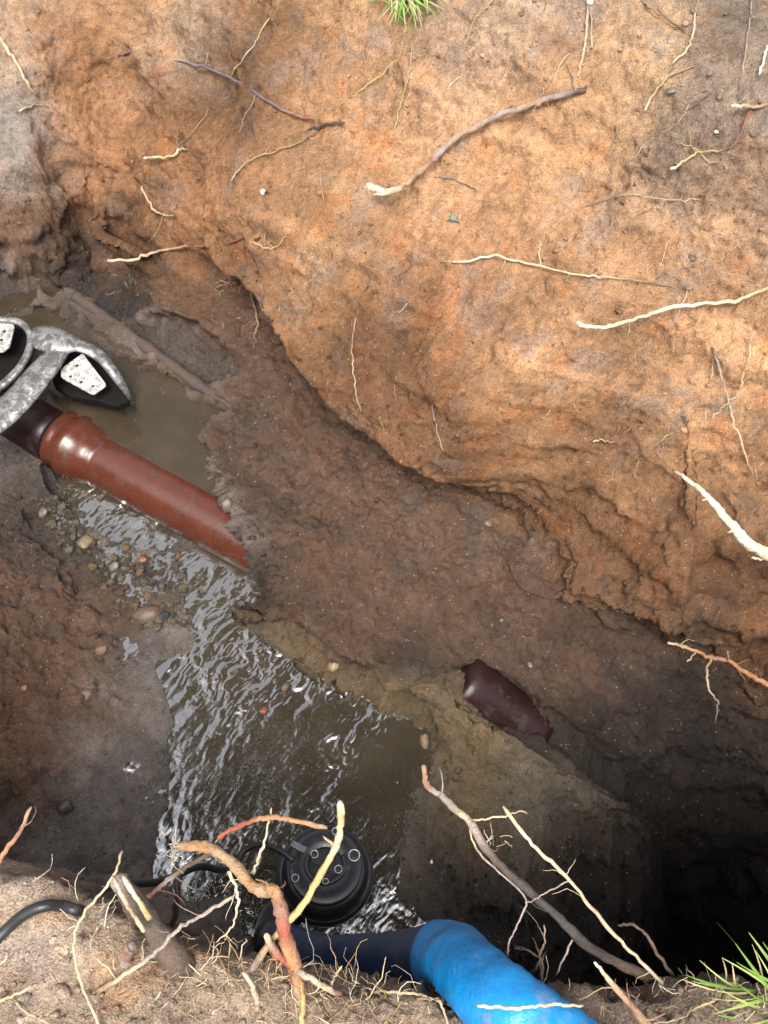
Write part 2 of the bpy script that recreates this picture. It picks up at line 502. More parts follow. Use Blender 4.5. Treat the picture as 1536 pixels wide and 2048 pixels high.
# left end bank
pix([(-60, 640, -0.70, 'B'), (0, 618, -0.70, 'B'), (60, 603, -0.70, 'B'), (140, 585, -0.70, 'B')])
pix([(-60, 660, -0.78, 'g'), (10, 640, -0.78, 'g'), (75, 622, -0.78, 'g'), (140, 612, -0.775, 'g')])
pix([(-60, 450, -0.535, 'b'), (0, 428, -0.54, 'm'), (90, 400, -0.555, 'm'), (165, 385, -0.575, 'r')])
pts([(0, 520, -0.635, 'B'), (80, 500, -0.635, 'B'), (130, 560, -0.675, 'B'), (0, 350, -0.48, 'G'), (60, 330, -0.475, 'G'), (0, 200, -0.40, 'G'), (70, 230, -0.43, 'G'), (0, 80, -0.33, 'n'), (60, 80, -0.33, 'n'),
     (130, 200, -0.435, 'r'), (150, 300, -0.495, 'r'), (120, 60, -0.335, 'r'), (190, 120, -0.385, 'r'), (170, 0, -0.30, 'o'), (0, 0, -0.28, 'n'), (250, 60, -0.335, 'o'), (230, 240, -0.485, 'r'), (250, 360, -0.555, 'r'), (-120, 300, -0.45, 'n'), (-120, 100, -0.33, 'n')])
pts([(175, 490, -0.71, 'd'), (200, 505, -0.75, 'd'), (240, 535, -0.77, 'd'), (285, 575, -0.74, 'd'), (200, 560, -0.76, 'd'), (240, 590, -0.76, 'd'), (270, 605, -0.74, 'd'), (170, 540, -0.72, 'd')])  # hollow above the conduit, its shade painted near-black
plan([(lambda v: (v.x, v.y + 0.02, -0.60, 'r'))(P(a, b, z)) for a, b, z in ((170, 468, -0.70), (235, 512, -0.76), (295, 560, -0.72))])
plan([(-0.78, 2.38, -0.02, 't'), (-1.15, 2.2, 0.0, 't'), (-1.4, 1.8, 0.0, 't'), (-1.4, 1.3, 0.0, 't'), (-1.35, 0.8, 0.0, 't'), (-1.15, 0.5, 0.0, 'S'), (-0.85, 0.30, 0.0, 'S')])
plan([(-1.2, 1.45, -0.45, 'B'), (-1.1, 1.1, -0.72, 'g'), (-1.05, 0.8, -0.66, 'b'), (-0.95, 0.55, -0.66, 'b'), (-1.02, 1.35, -0.72, 'g'), (-0.95, 1.15, -0.77, 'g'), (-0.8, 0.40, -0.66, 'b'), (-0.62, 0.24, -0.70, 'b')])
# near bank: rim edge, foot right below it, top behind
RIM = [(0, 1742, -0.035, 's'), (110, 1762, -0.035, 's'), (215, 1800, -0.035, 's'), (300, 1850, -0.035, 'S'), (400, 1880, -0.035, 'S'), (540, 1890, -0.035, 'S'), (640, 1918, -0.035, 'S'), (740, 1938, -0.035, 'S'),
       (860, 1965, -0.035, 'S'), (1000, 1962, -0.035, 't'), (1150, 1956, -0.035, 't'), (1300, 1962, -0.035, 't'), (1420, 1945, -0.035, 't'), (1536, 1925, -0.035, 't')]
rim = [P(a, b, z) for a, b, z, k in RIM]
plan([(-0.62, 0.185, -0.03, 's')] + [(v.x, v.y, v.z, q[3]) for v, q in zip(rim, RIM)] + [(0.75, 0.07, -0.04, 't'), (1.05, 0.08, -0.02, 't')], True)
foot_z = [-0.74, -0.77, -0.80, -0.83, -0.84, -0.84, -0.85, -0.85, -0.83, -0.90, -1.1, -1.4, -1.6, -1.6]
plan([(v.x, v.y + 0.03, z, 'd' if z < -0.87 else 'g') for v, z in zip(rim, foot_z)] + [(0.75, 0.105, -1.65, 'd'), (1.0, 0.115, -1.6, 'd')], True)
pts([(60, 1830, -0.012, 's'), (200, 1900, -0.012, 's'), (60, 1960, -0.012, 's'), (330, 1960, -0.012, 'S'), (150, 2060, -0.012, 'S'), (480, 1960, -0.012, 'S'), (620, 1990, -0.012, 'S'), (760, 2010, -0.012, 'S'), (900, 2030, -0.012, 'S'),
     (420, 2060, -0.012, 'S'), (700, 2070, -0.012, 'S'), (1050, 2040, -0.012, 't'), (1200, 2030, -0.012, 't'), (1350, 2030, -0.012, 't'), (1500, 2020, -0.012, 't'), (1100, 1990, -0.012, 't'), (1300, 2075, -0.012, 't')])
plan([(-0.5, -0.2, 0.0, 'S'), (0.0, -0.2, 0.0, 'S'), (0.5, -0.2, 0.0, 't'), (0.9, -0.1, 0.0, 't')])
# right end of the trench, out of frame
plan([(1.12, 0.2, -0.8, 'k'), (1.2, 0.18, 0.0, 't'), (1.1, 0.45, -0.8, 'k'), (1.25, 0.5, 0.0, 't'), (0.95, 0.45, -1.0, 'k'), (1.1, 0.6, -0.25, 'm'), (0.95, 0.6, -0.62, 'm')])
X0, X1, Y0, Y1 = -1.9, 1.9, -0.9, 2.9
plan([(X0 - .1, Y0 - .1, 0, 't'), (X1 + .1, Y0 - .1, 0, 't'), (X0 - .1, Y1 + .1, 0, 't'), (X1 + .1, Y1 + .1, 0, 't'), (X0 - .1, 1, 0, 't'), (X1 + .1, 1, 0, 't'), (0, Y1 + .1, 0, 't'), (0, Y0 - .1, 0, 't'), (1.5, 1.2, 0, 't'), (-1.5, 2.0, 0, 't')])

# triangulate
cv = [Vector((c[0], c[1])) for c in CP]
res = delaunay_2d_cdt(cv, CE, [], 0, 1e-5)
tv, tf, ov = res[0], res[2], res[3]
vals = []
CPA = np.array([[c[0], c[1], c[2]] + list(c[3]) for c in CP])
newv = 0
for i, p in enumerate(tv):
    if ov[i]:
        vals.append(CPA[ov[i][0], 2:])
    else:
        newv += 1
        d2 = (CPA[:, 0] - p.x) ** 2 + (CPA[:, 1] - p.y) ** 2
        k = np.argsort(d2)[:2]
        ww = 1 / (d2[k] + 1e-6)
        vals.append((CPA[k, 2:] * ww[:, None]).sum(0) / ww.sum())
vals = np.array(vals)
print('terrain control points', len(CP), 'crossings', newv)

def axis(lo, a, b, hi, fine, coarse):
    return np.concatenate([np.arange(lo, a, coarse), np.arange(a, b, fine), np.linspace(b, hi, max(2, int((hi - b) / coarse)))])
STEP = 0.0036
gx = axis(X0, -1.02, 0.98, X1, STEP, 0.02)
gy = axis(Y0, -0.06, 2.05, Y1, STEP, 0.02)
nx_, ny_ = len(gx), len(gy)
G = np.zeros((ny_, nx_, 6))
for f_ in tf:
    idx = list(f_)
    for k in range(1, len(idx) - 1):
        a, b, c = idx[0], idx[k], idx[k + 1]
        pa, pb, pc = tv[a], tv[b], tv[c]
        den = (pb.y - pc.y) * (pa.x - pc.x) + (pc.x - pb.x) * (pa.y - pc.y)
        if abs(den) < 1e-12:
            continue
        xs0, xs1 = np.searchsorted(gx, [min(pa.x, pb.x, pc.x) - 1e-6, max(pa.x, pb.x, pc.x) + 1e-6])
        ys0, ys1 = np.searchsorted(gy, [min(pa.y, pb.y, pc.y) - 1e-6, max(pa.y, pb.y, pc.y) + 1e-6])
        if xs0 == xs1 or ys0 == ys1:
            continue
        XX, YY = np.meshgrid(gx[xs0:xs1], gy[ys0:ys1])
        l1 = ((pb.y - pc.y) * (XX - pc.x) + (pc.x - pb.x) * (YY - pc.y)) / den
        l2 = ((pc.y - pa.y) * (XX - pc.x) + (pa.x - pc.x) * (YY - pc.y)) / den
        l3 = 1 - l1 - l2
        ins = (l1 > -1e-4) & (l2 > -1e-4) & (l3 > -1e-4)
        val = l1[..., None] * vals[a] + l2[..., None] * vals[b] + l3[..., None] * vals[c]
        sub = G[ys0:ys1, xs0:xs1]
        sub[ins] = val[ins]
def blur(A, r):
    for ax in (0, 1):
        pad = [(0, 0)] * A.ndim
        pad[ax] = (r, r)
        B = np.pad(A, pad, mode='edge')
        n = A.shape[ax]
        A = sum(np.take(B, np.arange(k, k + n), axis=ax) for k in range(2 * r + 1)) / (2 * r + 1)
    return A
G[..., 0] = blur(blur(G[..., 0], 2), 2)
COLG = blur(blur(G[..., 1:], 6), 6)
XX, YY = np.meshgrid(gx, gy)
ZZ = G[..., 0].copy()
p3 = np.stack([XX.ravel(), YY.ravel(), ZZ.ravel()], 1)
# colours: sampled through a warp so that the soil types interfinger
wx = fbm(p3 * 9, 4, 11) * 0.05 + fbm(p3 * 40, 3, 13) * 0.012
wy = fbm(p3 * 9, 4, 21) * 0.05 + fbm(p3 * 40, 3, 23) * 0.012
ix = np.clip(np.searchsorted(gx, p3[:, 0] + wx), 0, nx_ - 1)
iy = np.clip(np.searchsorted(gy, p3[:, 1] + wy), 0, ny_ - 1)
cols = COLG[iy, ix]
rough = blur(G[..., 5], 4).ravel()
# relief, along the surface normal
dzdy = np.gradient(ZZ, gy, axis=0)
dzdx = np.gradient(ZZ, gx, axis=1)
nrm = np.stack([-dzdx.ravel(), -dzdy.ravel(), np.ones(nx_ * ny_)], 1)
nrm /= np.linalg.norm(nrm, axis=1)[:, None]
steep = np.clip((0.93 - nrm[:, 2]) / 0.3, 0, 1)
tq = p3[:, 0] * TX + p3[:, 1] * TY
sq_ = p3[:, 0] * NX + p3[:, 1] * NY
warp = np.stack([fbm(p3 * 14, 3, 31), fbm(p3 * 14, 3, 32), fbm(p3 * 14, 3, 33)], 1) * 0.03
aniso = np.stack([tq * 0.35 + 0.25 * p3[:, 2], sq_, p3[:, 2]], 1)       # stretched along the digger's strokes
def terrace(x, k, sharp=0.84):
    y = x * k
    f = np.floor(y)
    r = np.clip((y - f - sharp) / (1 - sharp), 0, 1)
    return (f + r * r * (3 - 2 * r)) / k
aniso2 = np.stack([tq * 0.16 + 0.10 * p3[:, 2], sq_, p3[:, 2]], 1)
disp = fbm(p3 * 5, 3, 41) * 0.018
disp += fbm(aniso2 * 24 + warp * 5, 4, 51, 0.55) * 0.023 * rough * (0.15 + 0.85 * steep)      # bucket-teeth strokes
disp += terrace(fbm(aniso * 10 + warp * 12, 4, 52, 0.55), 6) * 0.033 * rough * (0.15 + 0.85 * steep)      # flaked-off plates with broken edges
disp += terrace(fbm(p3 * 24 + warp * 10, 3, 53, 0.6), 4) * 0.008 * rough
disp += fbm(p3 * 45, 4, 61, 0.65) * 0.0065 * rough
disp -= np.clip(0.05 - np.abs(fbm(aniso * 8 + warp * 16, 4, 65, 0.6)), 0, 0.05) * 0.17 * rough * (0.35 + 0.65 * steep)   # shrinkage cracks
f1, f2, cid = voronoi((aniso + warp * 1.8) * np.array([26, 17, 17]), 71)
crack = np.clip((f2 - f1) / 0.10, 0, 1)
patchy = np.clip(0.4 + 1.6 * fbm(p3 * 7, 2, 66), 0.0, 1.3)
disp += ((cid - 0.5) * 0.008 - (1 - crack) * 0.006) * rough * (0.45 + 0.55 * steep) * patchy
f1b, f2b, cidb = voronoi((p3 + warp * 0.8) * 65, 81)
patchy2 = np.clip(0.3 + 1.8 * fbm(p3 * 10, 2, 67), 0.0, 1.4)
disp += ((cidb - 0.5) * 0.006 + (0.45 - f1b) * 0.006) * rough * patchy2
disp -= np.where(cidb > 0.955, np.clip(1 - f1b / 0.5, 0, 1) ** 0.5 * 0.009, 0.0) * np.minimum(rough, 1)      # pits where pebbles dropped out
view = (p3[:, 0] > -1.3) & (p3[:, 0] < 1.3) & (p3[:, 1] > -0.3)
disp = np.where(view, disp, disp * 0.5)
V = p3 + nrm * disp[:, None]
# hollow undercut below the near bank
uc = np.clip((-0.14 - V[:, 2]) / 0.35, 0, 1) * np.clip((0.36 - V[:, 1]) / 0.28, 0, 1) * np.clip((V[:, 0] - 0.0) / 0.25, 0, 1)
V[:, 1] -= 0.32 * uc
# the wall hangs over its foot in two places
def overhang(line, amp, w0, w1):
    lx = [P(a, b, z) for a, b, z, *_ in line]
    best = np.full(len(V), 9.0)
    sgn = np.zeros(len(V))
    fade = np.zeros(len(V))
    m = len(lx) - 1
    for i in range(m):
        a, b = lx[i], lx[i + 1]
        d = np.array([b.x - a.x, b.y - a.y])
        L2 = d @ d
        rel = p3[:, :2] - np.array([a.x, a.y])
        t = np.clip((rel @ d) / L2, 0, 1)
        off = rel - t[:, None] * d
        dist = np.hypot(off[:, 0], off[:, 1])
        up = d[0] * rel[:, 1] - d[1] * rel[:, 0]
        nearer = dist < best
        best = np.where(nearer, dist, best)
        sgn = np.where(nearer, np.sign(up), sgn)
        fade = np.where(nearer, (i + t) / m, fade)
    dd = best * sgn
    sm = lambda x: np.clip(x, 0, 1) ** 2 * (3 - 2 * np.clip(x, 0, 1))
    prof = sm(dd / w0) * (1 - sm((dd - w0 * 1.6) / w1)) * sm(fade * 6) * sm((1 - fade) * 5)
    amp = amp * (0.95 + 0.22 * fbm(p3 * 6, 2, 77))
    V[:, 0] -= NX * amp * prof
    V[:, 1] -= NY * amp * prof
overhang([(395, 540, -0.63), (450, 565, -0.637), (520, 612, -0.65), (600, 715, -0.675), (655, 800, -0.69), (722, 872, -0.70), (850, 952, -0.705), (1000, 1012, -0.705), (1130, 1085, -0.71)], 0.112, 0.05, 0.30)
overhang([(960, 1110, -0.725), (1080, 1170, -0.74), (1200, 1216, -0.765), (1262, 1245, -0.78), (1335, 1300, -0.80), (1425, 1296, -0.80), (1536, 1400, -0.87)], 0.06, 0.025, 0.14)

cv_ = 0.92 + 0.16 * cid
m1 = fbm(p3 * 7, 5, 91, 0.6)
m2 = fbm(p3 * 30, 4, 92, 0.6)
m3 = fbm(aniso2 * 20 + warp * 6, 5, 93, 0.65)
m4 = fbm(p3 * 90, 3, 96, 0.7)
val = np.exp(0.20 * m1 + 0.24 * m2 + 0.45 * m3 + 0.30 * m4)
cols[:, :3] *= (cv_ * np.clip(val, 0.4, 1.7))[:, None]
grey = np.clip(fbm(p3 * 16, 5, 94, 0.65) * 2.0 - 0.35, 0, 0.35)[:, None]
lum = cols[:, :3].mean(1)[:, None] * np.array([[0.92, 0.84, 0.78]])
cols[:, :3] = cols[:, :3] * (1 - grey) + lum * grey
rust = np.clip(fbm(p3 * 17, 4, 95, 0.6) * 2.2 - 0.35, 0, 0.6)[:, None] * (1 - cols[:, 3:4])
cols[:, :3] = cols[:, :3] * (1 - rust) + cols[:, :3] * np.array([[1.12, 0.86, 0.66]]) * rust

# soil soaked by the pools: darker and shinier up to a ragged line above the water
uppool = (p3[:, 0] < -0.15) & (p3[:, 0] > -1.1) & (p3[:, 1] > 0.8) & (p3[:, 1] < 1.6)
soak2 = np.clip(1 - (V[:, 2] + 0.727 + 0.010 * fbm(p3 * 20, 3, 132)) / 0.020, 0, 1) * uppool
cols[:, :3] *= (1 - 0.40 * soak2)[:, None]
cols[:, 3] = np.maximum(cols[:, 3], soak2)
lowpool = (p3[:, 0] < 0.25) & (p3[:, 1] > 0.05) & (p3[:, 1] < 1.0)
soak = np.clip(1 - (V[:, 2] + 0.80 + 0.012 * fbm(p3 * 20, 3, 131)) / 0.028, 0, 1) * lowpool
cols[:, :3] *= (1 - 0.25 * soak)[:, None]
cols[:, 3] = np.maximum(cols[:, 3], soak * 1.05)
me = bpy.data.meshes.new('pit_soil')
ii = np.arange(nx_ * ny_).reshape(ny_, nx_)
quads = np.stack([ii[:-1, :-1], ii[:-1, 1:], ii[1:, 1:], ii[1:, :-1]], -1).reshape(-1, 4)
def fill_mesh(me, V, quads):
    me.vertices.add(len(V))
    me.vertices.foreach_set('co', V.astype(np.float32).ravel())
    me.loops.add(quads.size)
    me.loops.foreach_set('vertex_index', quads.astype(np.int32).ravel())
    me.polygons.add(len(quads))
    me.polygons.foreach_set('loop_start', np.arange(0, quads.size, 4, dtype=np.int32))
    me.polygons.foreach_set('use_smooth', np.ones(len(quads), dtype=bool))
    me.update(calc_edges=True)
fill_mesh(me, V, quads)
at = me.attributes.new('col', 'FLOAT_COLOR', 'POINT')
arr = np.ones((len(V), 4), dtype=np.float32)
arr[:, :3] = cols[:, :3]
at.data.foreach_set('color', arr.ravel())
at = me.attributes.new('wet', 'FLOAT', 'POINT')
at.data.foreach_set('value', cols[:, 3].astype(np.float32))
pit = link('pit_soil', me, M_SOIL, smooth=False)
tag(pit, kind='structure')

# coarse copy for ray casts
cs = 2
Vc = V.reshape(ny_, nx_, 3)[::cs, ::cs].copy()
h_, w_ = Vc.shape[:2]
ic = np.arange(h_ * w_).reshape(h_, w_)
qc = np.stack([ic[:-1, :-1], ic[:-1, 1:], ic[1:, 1:], ic[1:, :-1]], -1).reshape(-1, 4)
BVH = BVHTree.FromPolygons(Vc.reshape(-1, 3).tolist(), qc.tolist())
CAMV = Vector((0, 0, CAMZ))
def hit(px, py, off=0.0):
    """Point on the pit surface seen at a photo pixel, lifted off metres towards the viewer."""
    d = ray(px, py).normalized()
    loc, n, i, dist = BVH.ray_cast(CAMV, d)
    if loc is None:
        return P(px, py, 0.0)
    return loc - d * off
def ground_at(x, y):
    loc, n, i, dist = BVH.ray_cast(Vector((x, y, 2.0)), Vector((0, 0, -1)))
    return (loc, n) if loc is not None else (Vector((x, y, 0)), Vector((0, 0, 1)))
def zgrid(x, y):
    i = np.clip(np.searchsorted(gx, x), 0, nx_ - 1)
    j = np.clip(np.searchsorted(gy, y), 0, ny_ - 1)
    return V.reshape(ny_, nx_, 3)[j, i, 2]
PXM = lambda v: (Vector(v) - CAMV).dot(Vector((0, sp, -cp))) / F     # metres per photo pixel at a point

# lawn beyond the pit, out to the horizon
def lawn_mat():
    m, nt, b = new_mat('lawn')
    n1 = obj_noise(nt, 3, 6, 0.7)
    c = ramp(nt, n1.outputs['Fac'], [(0.3, (0.045, 0.06, 0.018)), (0.5, (0.07, 0.10, 0.025)), (0.7, (0.14, 0.12, 0.05))])
    L(nt, c.outputs[0], b.inputs['Base Color'])
    b.inputs['Roughness'].default_value = 0.9
    bump(nt, b, n1.outputs['Fac'], 0.6, 0.03)
    return m
mb = MB()
bi = [(X0, Y0), (X1, Y0), (X1, Y1), (X0, Y1)]
bo = [(-80, -80), (80, -80), (80, 80), (-80, 80)]
mb.add([(x, y, -0.004) for x, y in bi] + [(x, y, -0.004) for x, y in bo], [(0, 4, 5, 1), (1, 5, 6, 2), (2, 6, 7, 3), (3, 7, 4, 0)])
tag(mb.build('ground', lawn_mat(), smooth=False), kind='structure')

#@@WATER
# ------------------------------------------------------------------ water
def water_mat(name, col, alpha=1.0, ior=1.33, rough=0.03):
    m, nt, b = new_mat(name)
    n1 = obj_noise(nt, 14, 5, 0.6)
    v = ramp(nt, n1.outputs['Fac'], [(0.3, 0.75), (0.7, 1.3)])
    c = mixc(nt, col, v.outputs[0], 0.8, 'MULTIPLY')
    L(nt, c, b.inputs['Base Color'])
    b.inputs['Roughness'].default_value = rough
    b.inputs['IOR'].default_value = ior
    b.inputs['Alpha'].default_value = alpha
    return m
A = P(209, 925, -0.775)
B = P(352, 1003, -0.775)
pd = (B - A).normalized()
PM = (-pd.y, pd.x)
PM0 = A.x * PM[0] + A.y * PM[1]
Q0, Q1 = P(140, 585, -0.70), P(515, 842, -0.70)
def water_sheet(name, z, mask, x0, x1, y0, y1, step, hfun, mat):
    xs = np.arange(x0, x1, step)
    ys = np.arange(y0, y1, step)
    A, B = np.meshgrid(xs, ys)
    q = np.stack([A.ravel(), B.ravel(), np.full(A.size, 0.0)], 1)
    h = hfun(q)
    keep = ((zgrid(A.ravel(), B.ravel()) < z + 0.02) & mask(q)).reshape(A.shape)
    ck = keep[:-1, :-1] | keep[1:, 1:] | keep[:-1, 1:] | keep[1:, :-1]
    idx = np.arange(A.size).reshape(A.shape)
    qd = np.stack([idx[:-1, :-1], idx[:-1, 1:], idx[1:, 1:], idx[1:, :-1]], -1)[ck].reshape(-1, 4)
    used = np.unique(qd)
    remap = np.zeros(A.size, dtype=np.int64)
    remap[used] = np.arange(len(used))
    Vv = np.stack([A.ravel(), B.ravel(), z + h], 1)[used]
    me = bpy.data.meshes.new(name)
    fill_mesh(me, Vv, remap[qd])
    return tag(link(name, me, mat, smooth=False), kind='structure')
def ripples(q):
    # small wind-and-pump chop that dies out towards the sheltered right corner
    c = P(800, 1560, -0.8)
    calm = 1 - np.clip(1.25 - np.hypot((q[:, 0] - c.x) / 0.10, (q[:, 1] - c.y) / 0.13), 0, 1)
    c2 = P(520, 1790, -0.8)
    calm *= 1 - 0.85 * np.clip(1.5 - np.hypot((q[:, 0] - c2.x) / 0.20, (q[:, 1] - c2.y) / 0.09), 0, 1)
    c3 = P(440, 1600, -0.8)
    calm *= 1 - 0.6 * np.clip(1.4 - np.hypot((q[:, 0] - c3.x) / 0.09, (q[:, 1] - c3.y) / 0.09), 0, 1)
    wv = q + np.stack([fbm(q * 16, 3, 101), fbm(q * 16, 3, 102), np.zeros(len(q))], 1) * 0.016
    ca, sa = math.cos(R(55)), math.sin(R(55))
    u, v = wv[:, 0] * ca + wv[:, 1] * sa, -wv[:, 0] * sa + wv[:, 1] * ca
    a = np.stack([u * 0.55, v, wv[:, 2]], 1)
    patch = np.clip(0.95 + 1.3 * fbm(q * 6, 3, 111), 0.5, 1.5)
    h = (vnoise(a * 40, 103) * 0.0012 + vnoise(a * 92 + 3, 104) * 0.0009 + np.abs(vnoise(a * 165, 107)) * 0.0006 + vnoise(a * 230, 108) * 0.00015) * patch
    return h * calm + vnoise(q * 9, 106) * 0.0006
M_W1 = water_mat('muddy_water', (0.047, 0.038, 0.026), 1.0, 3.0, 0.015)
M_W2 = water_mat('silty_water', (0.044, 0.033, 0.021), 0.90, 1.33, 0.04)
ZW1, ZW2 = -0.80, -0.727
def lowmask(q):
    return (q[:, 0] * PM[0] + q[:, 1] * PM[1] < PM0 + 0.03) & (q[:, 0] < 0.085) & (q[:, 1] > 0.05)
water_sheet('water', ZW1, lowmask, -0.8, 0.2, 0.05, 1.15, 0.0017, ripples, M_W1)
def upmask(q):
    return (q[:, 0] * PM[0] + q[:, 1] * PM[1] > PM0 + 0.004) & ((Q1.x - Q0.x) * (q[:, 1] - Q0.y) - (Q1.y - Q0.y) * (q[:, 0] - Q0.x) < 0) & (q[:, 0] < -0.2) & (q[:, 0] > -1.1)
water_sheet('water', ZW2, upmask, -1.12, -0.2, 0.7, 1.6, 0.004, lambda q: vnoise(q * 30, 121) * 0.0006 + vnoise(q * 9, 122) * 0.001, M_W2)
#@@END
# ------------------------------------------------------------------ tree added out of frame so that the water mirrors its dark crown
def leaf_mat(name, col):
    m, nt, b = new_mat(name)
    n1 = obj_noise(nt, 3, 3, 0.6)
    v = ramp(nt, n1.outputs['Fac'], [(0.3, 0.6), (0.7, 1.4)])
    L(nt, mixc(nt, col, v.outputs[0], 0.9, 'MULTIPLY'), b.inputs['Base Color'])
    b.inputs['Roughness'].default_value = 0.55
    return m
M_BARK = simple_mat('bark', (0.11, 0.085, 0.065), 0.85, nscale=14, bstr=0.8, bdist=0.02)
def make_unseen_tree():
    random.seed(21)
    t = tag(empty('unseen_tree', (1.3, 4.4, 0)), 'unseen leafy tree added beyond the far bank to be mirrored in the pool', 'unseen_tree')
    mb = MB()
    tr = [(0, 0, -0.2, .16), (-.05, -.05, 1.2, .13), (-.2, -.3, 2.4, .11), (-.5, -.8, 3.4, .085), (-1.0, -1.6, 4.2, .06), (-1.6, -2.5, 4.7, .03)]
    sp_ = spline(tr, 5)
    mb.tube([q[:3] for q in sp_], [q[3] for q in sp_], 10)
    mb.build('trunk', M_BARK, t)
    tips = []
    limbs = MB()
    for k in range(60):
        q = sp_[random.randint(13, len(sp_) - 1)]
        a, rr = random.uniform(0, 6.28), 2.1 * math.sqrt(random.random())
        e = Vector((-1.6 + math.cos(a) * rr, -2.6 + math.sin(a) * rr, 4.6 + random.uniform(-.5, .7)))
        md = (Vector(q[:3]) + e) / 2 + Vector((0, 0, 0.15))
        pl = spline([tuple(q[:3]), tuple(md), tuple(e)], 5)
        limbs.tube(pl, [0.03 * (1 - i / len(pl)) + 0.006 for i in range(len(pl))], 6)
        tips += [Vector(p) for p in pl[4:]]
    limbs.build('limbs', M_BARK, t)
    lv = MB()
    for k in range(15000):
        c = random.choice(tips) + Vector((random.gauss(0, .22), random.gauss(0, .22), random.gauss(0, .16)))
        d = Vector((random.gauss(0, 1), random.gauss(0, 1), random.gauss(-.3, .6))).normalized()
        u = d.orthogonal().normalized()
        ln, wd = random.uniform(.08, .14), random.uniform(.03, .05)
        lv.add([c, c + d * ln * .5 + u * wd, c + d * ln, c + d * ln * .5 - u * wd], [(0, 1, 2, 3)])
    lv.build('unseen_crown', leaf_mat('unseen_tree_leaf', (0.035, 0.045, 0.022)), t, smooth=False)
make_unseen_tree()

# ------------------------------------------------------------------ pipes
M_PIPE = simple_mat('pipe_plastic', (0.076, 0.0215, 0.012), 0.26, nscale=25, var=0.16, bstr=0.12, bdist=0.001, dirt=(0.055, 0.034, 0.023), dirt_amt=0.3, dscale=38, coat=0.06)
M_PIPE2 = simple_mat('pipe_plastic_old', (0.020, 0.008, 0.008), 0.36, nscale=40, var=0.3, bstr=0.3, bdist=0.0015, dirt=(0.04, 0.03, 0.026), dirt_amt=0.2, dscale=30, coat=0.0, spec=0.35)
M_RUBBER = simple_mat('rubber', (0.02, 0.02, 0.02), 0.5, nscale=60)
def along(o, d, prof, seg, name, mat, parent=None, rot=0.0, taper=0.0):
    """Lathe a (radius, distance) profile along direction d from o."""
    q = d.to_track_quat('Z', 'Y').to_matrix().to_4x4()
    m = Matrix.Translation(o) @ q
    mb = MB()
    mb.lathe(prof, seg, m)
    return mb.build(name, mat, parent)
root_o = tag(empty('drain_pipe', A), 'wet red-brown plastic drain pipe with a wide socket, half sunk in muddy water', 'pipe')
def local(o):           # child meshes are written in world space
    o.matrix_parent_inverse = Matrix.Translation(-o.parent.location)
    return o
local(along(A - pd * 0.02, pd, [(0.050, 0.0), (0.0575, 0.001)] + [(0.0575, 0.02 * k) for k in range(1, 28)] + [(0.0572, 0.56), (0.05, 0.561)], 64, 'barrel', M_PIPE, root_o))
local(along(A - pd * 0.118, pd, [(0.060, 0.003), (0.066, 0.0), (0.070, 0.004), (0.0705, 0.012), (0.0675, 0.018), (0.0675, 0.03), (0.073, 0.036), (0.0745, 0.045), (0.073, 0.054), (0.0675, 0.060), (0.067, 0.085), (0.064, 0.100), (0.058, 0.112), (0.0577, 0.125)], 64, 'socket', M_PIPE, root_o))
local(along(A - pd * 0.117, pd, [(0.055, -0.004), (0.064, -0.004), (0.0645, 0.003), (0.055, 0.004)], 48, 'seal_ring', M_RUBBER, root_o))
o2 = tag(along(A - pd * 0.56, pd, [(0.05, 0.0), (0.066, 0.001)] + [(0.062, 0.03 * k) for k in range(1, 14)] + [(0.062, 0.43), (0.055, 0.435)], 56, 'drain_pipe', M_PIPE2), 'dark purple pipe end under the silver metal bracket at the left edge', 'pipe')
C1, C2 = P(972, 1404, -0.80), P(1130, 1520, -0.90)
d2 = (C2 - C1).normalized()
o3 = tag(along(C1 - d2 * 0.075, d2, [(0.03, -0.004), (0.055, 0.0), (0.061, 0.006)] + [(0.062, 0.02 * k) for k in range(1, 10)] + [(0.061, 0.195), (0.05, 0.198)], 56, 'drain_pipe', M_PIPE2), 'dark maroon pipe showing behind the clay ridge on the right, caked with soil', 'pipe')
# old thin conduit along the edge of the bench
mb = MB()
pl = [P(150, 592, -0.701), P(200, 628, -0.704), P(300, 700, -0.709), P(400, 772, -0.714), P(470, 815, -0.717), P(515, 845, -0.726)]
pl = spline(pl, 8)
mb.tube(pl, [0.0135 + 0.002 * math.sin(i * 1.7) + (0 if i < 24 else -0.0005 * (i - 24)) for i in range(len(pl))], 14, wob=0.12)
tag(mb.build('conduit', simple_mat('conduit', (0.05, 0.04, 0.036), 0.6, nscale=70, var=0.4, bstr=0.8, bdist=0.005, dirt=(0.075, 0.05, 0.036), dirt_amt=0.8, dscale=40)), 'thin mud-caked grey conduit along the edge of the upper muddy pool', 'conduit')

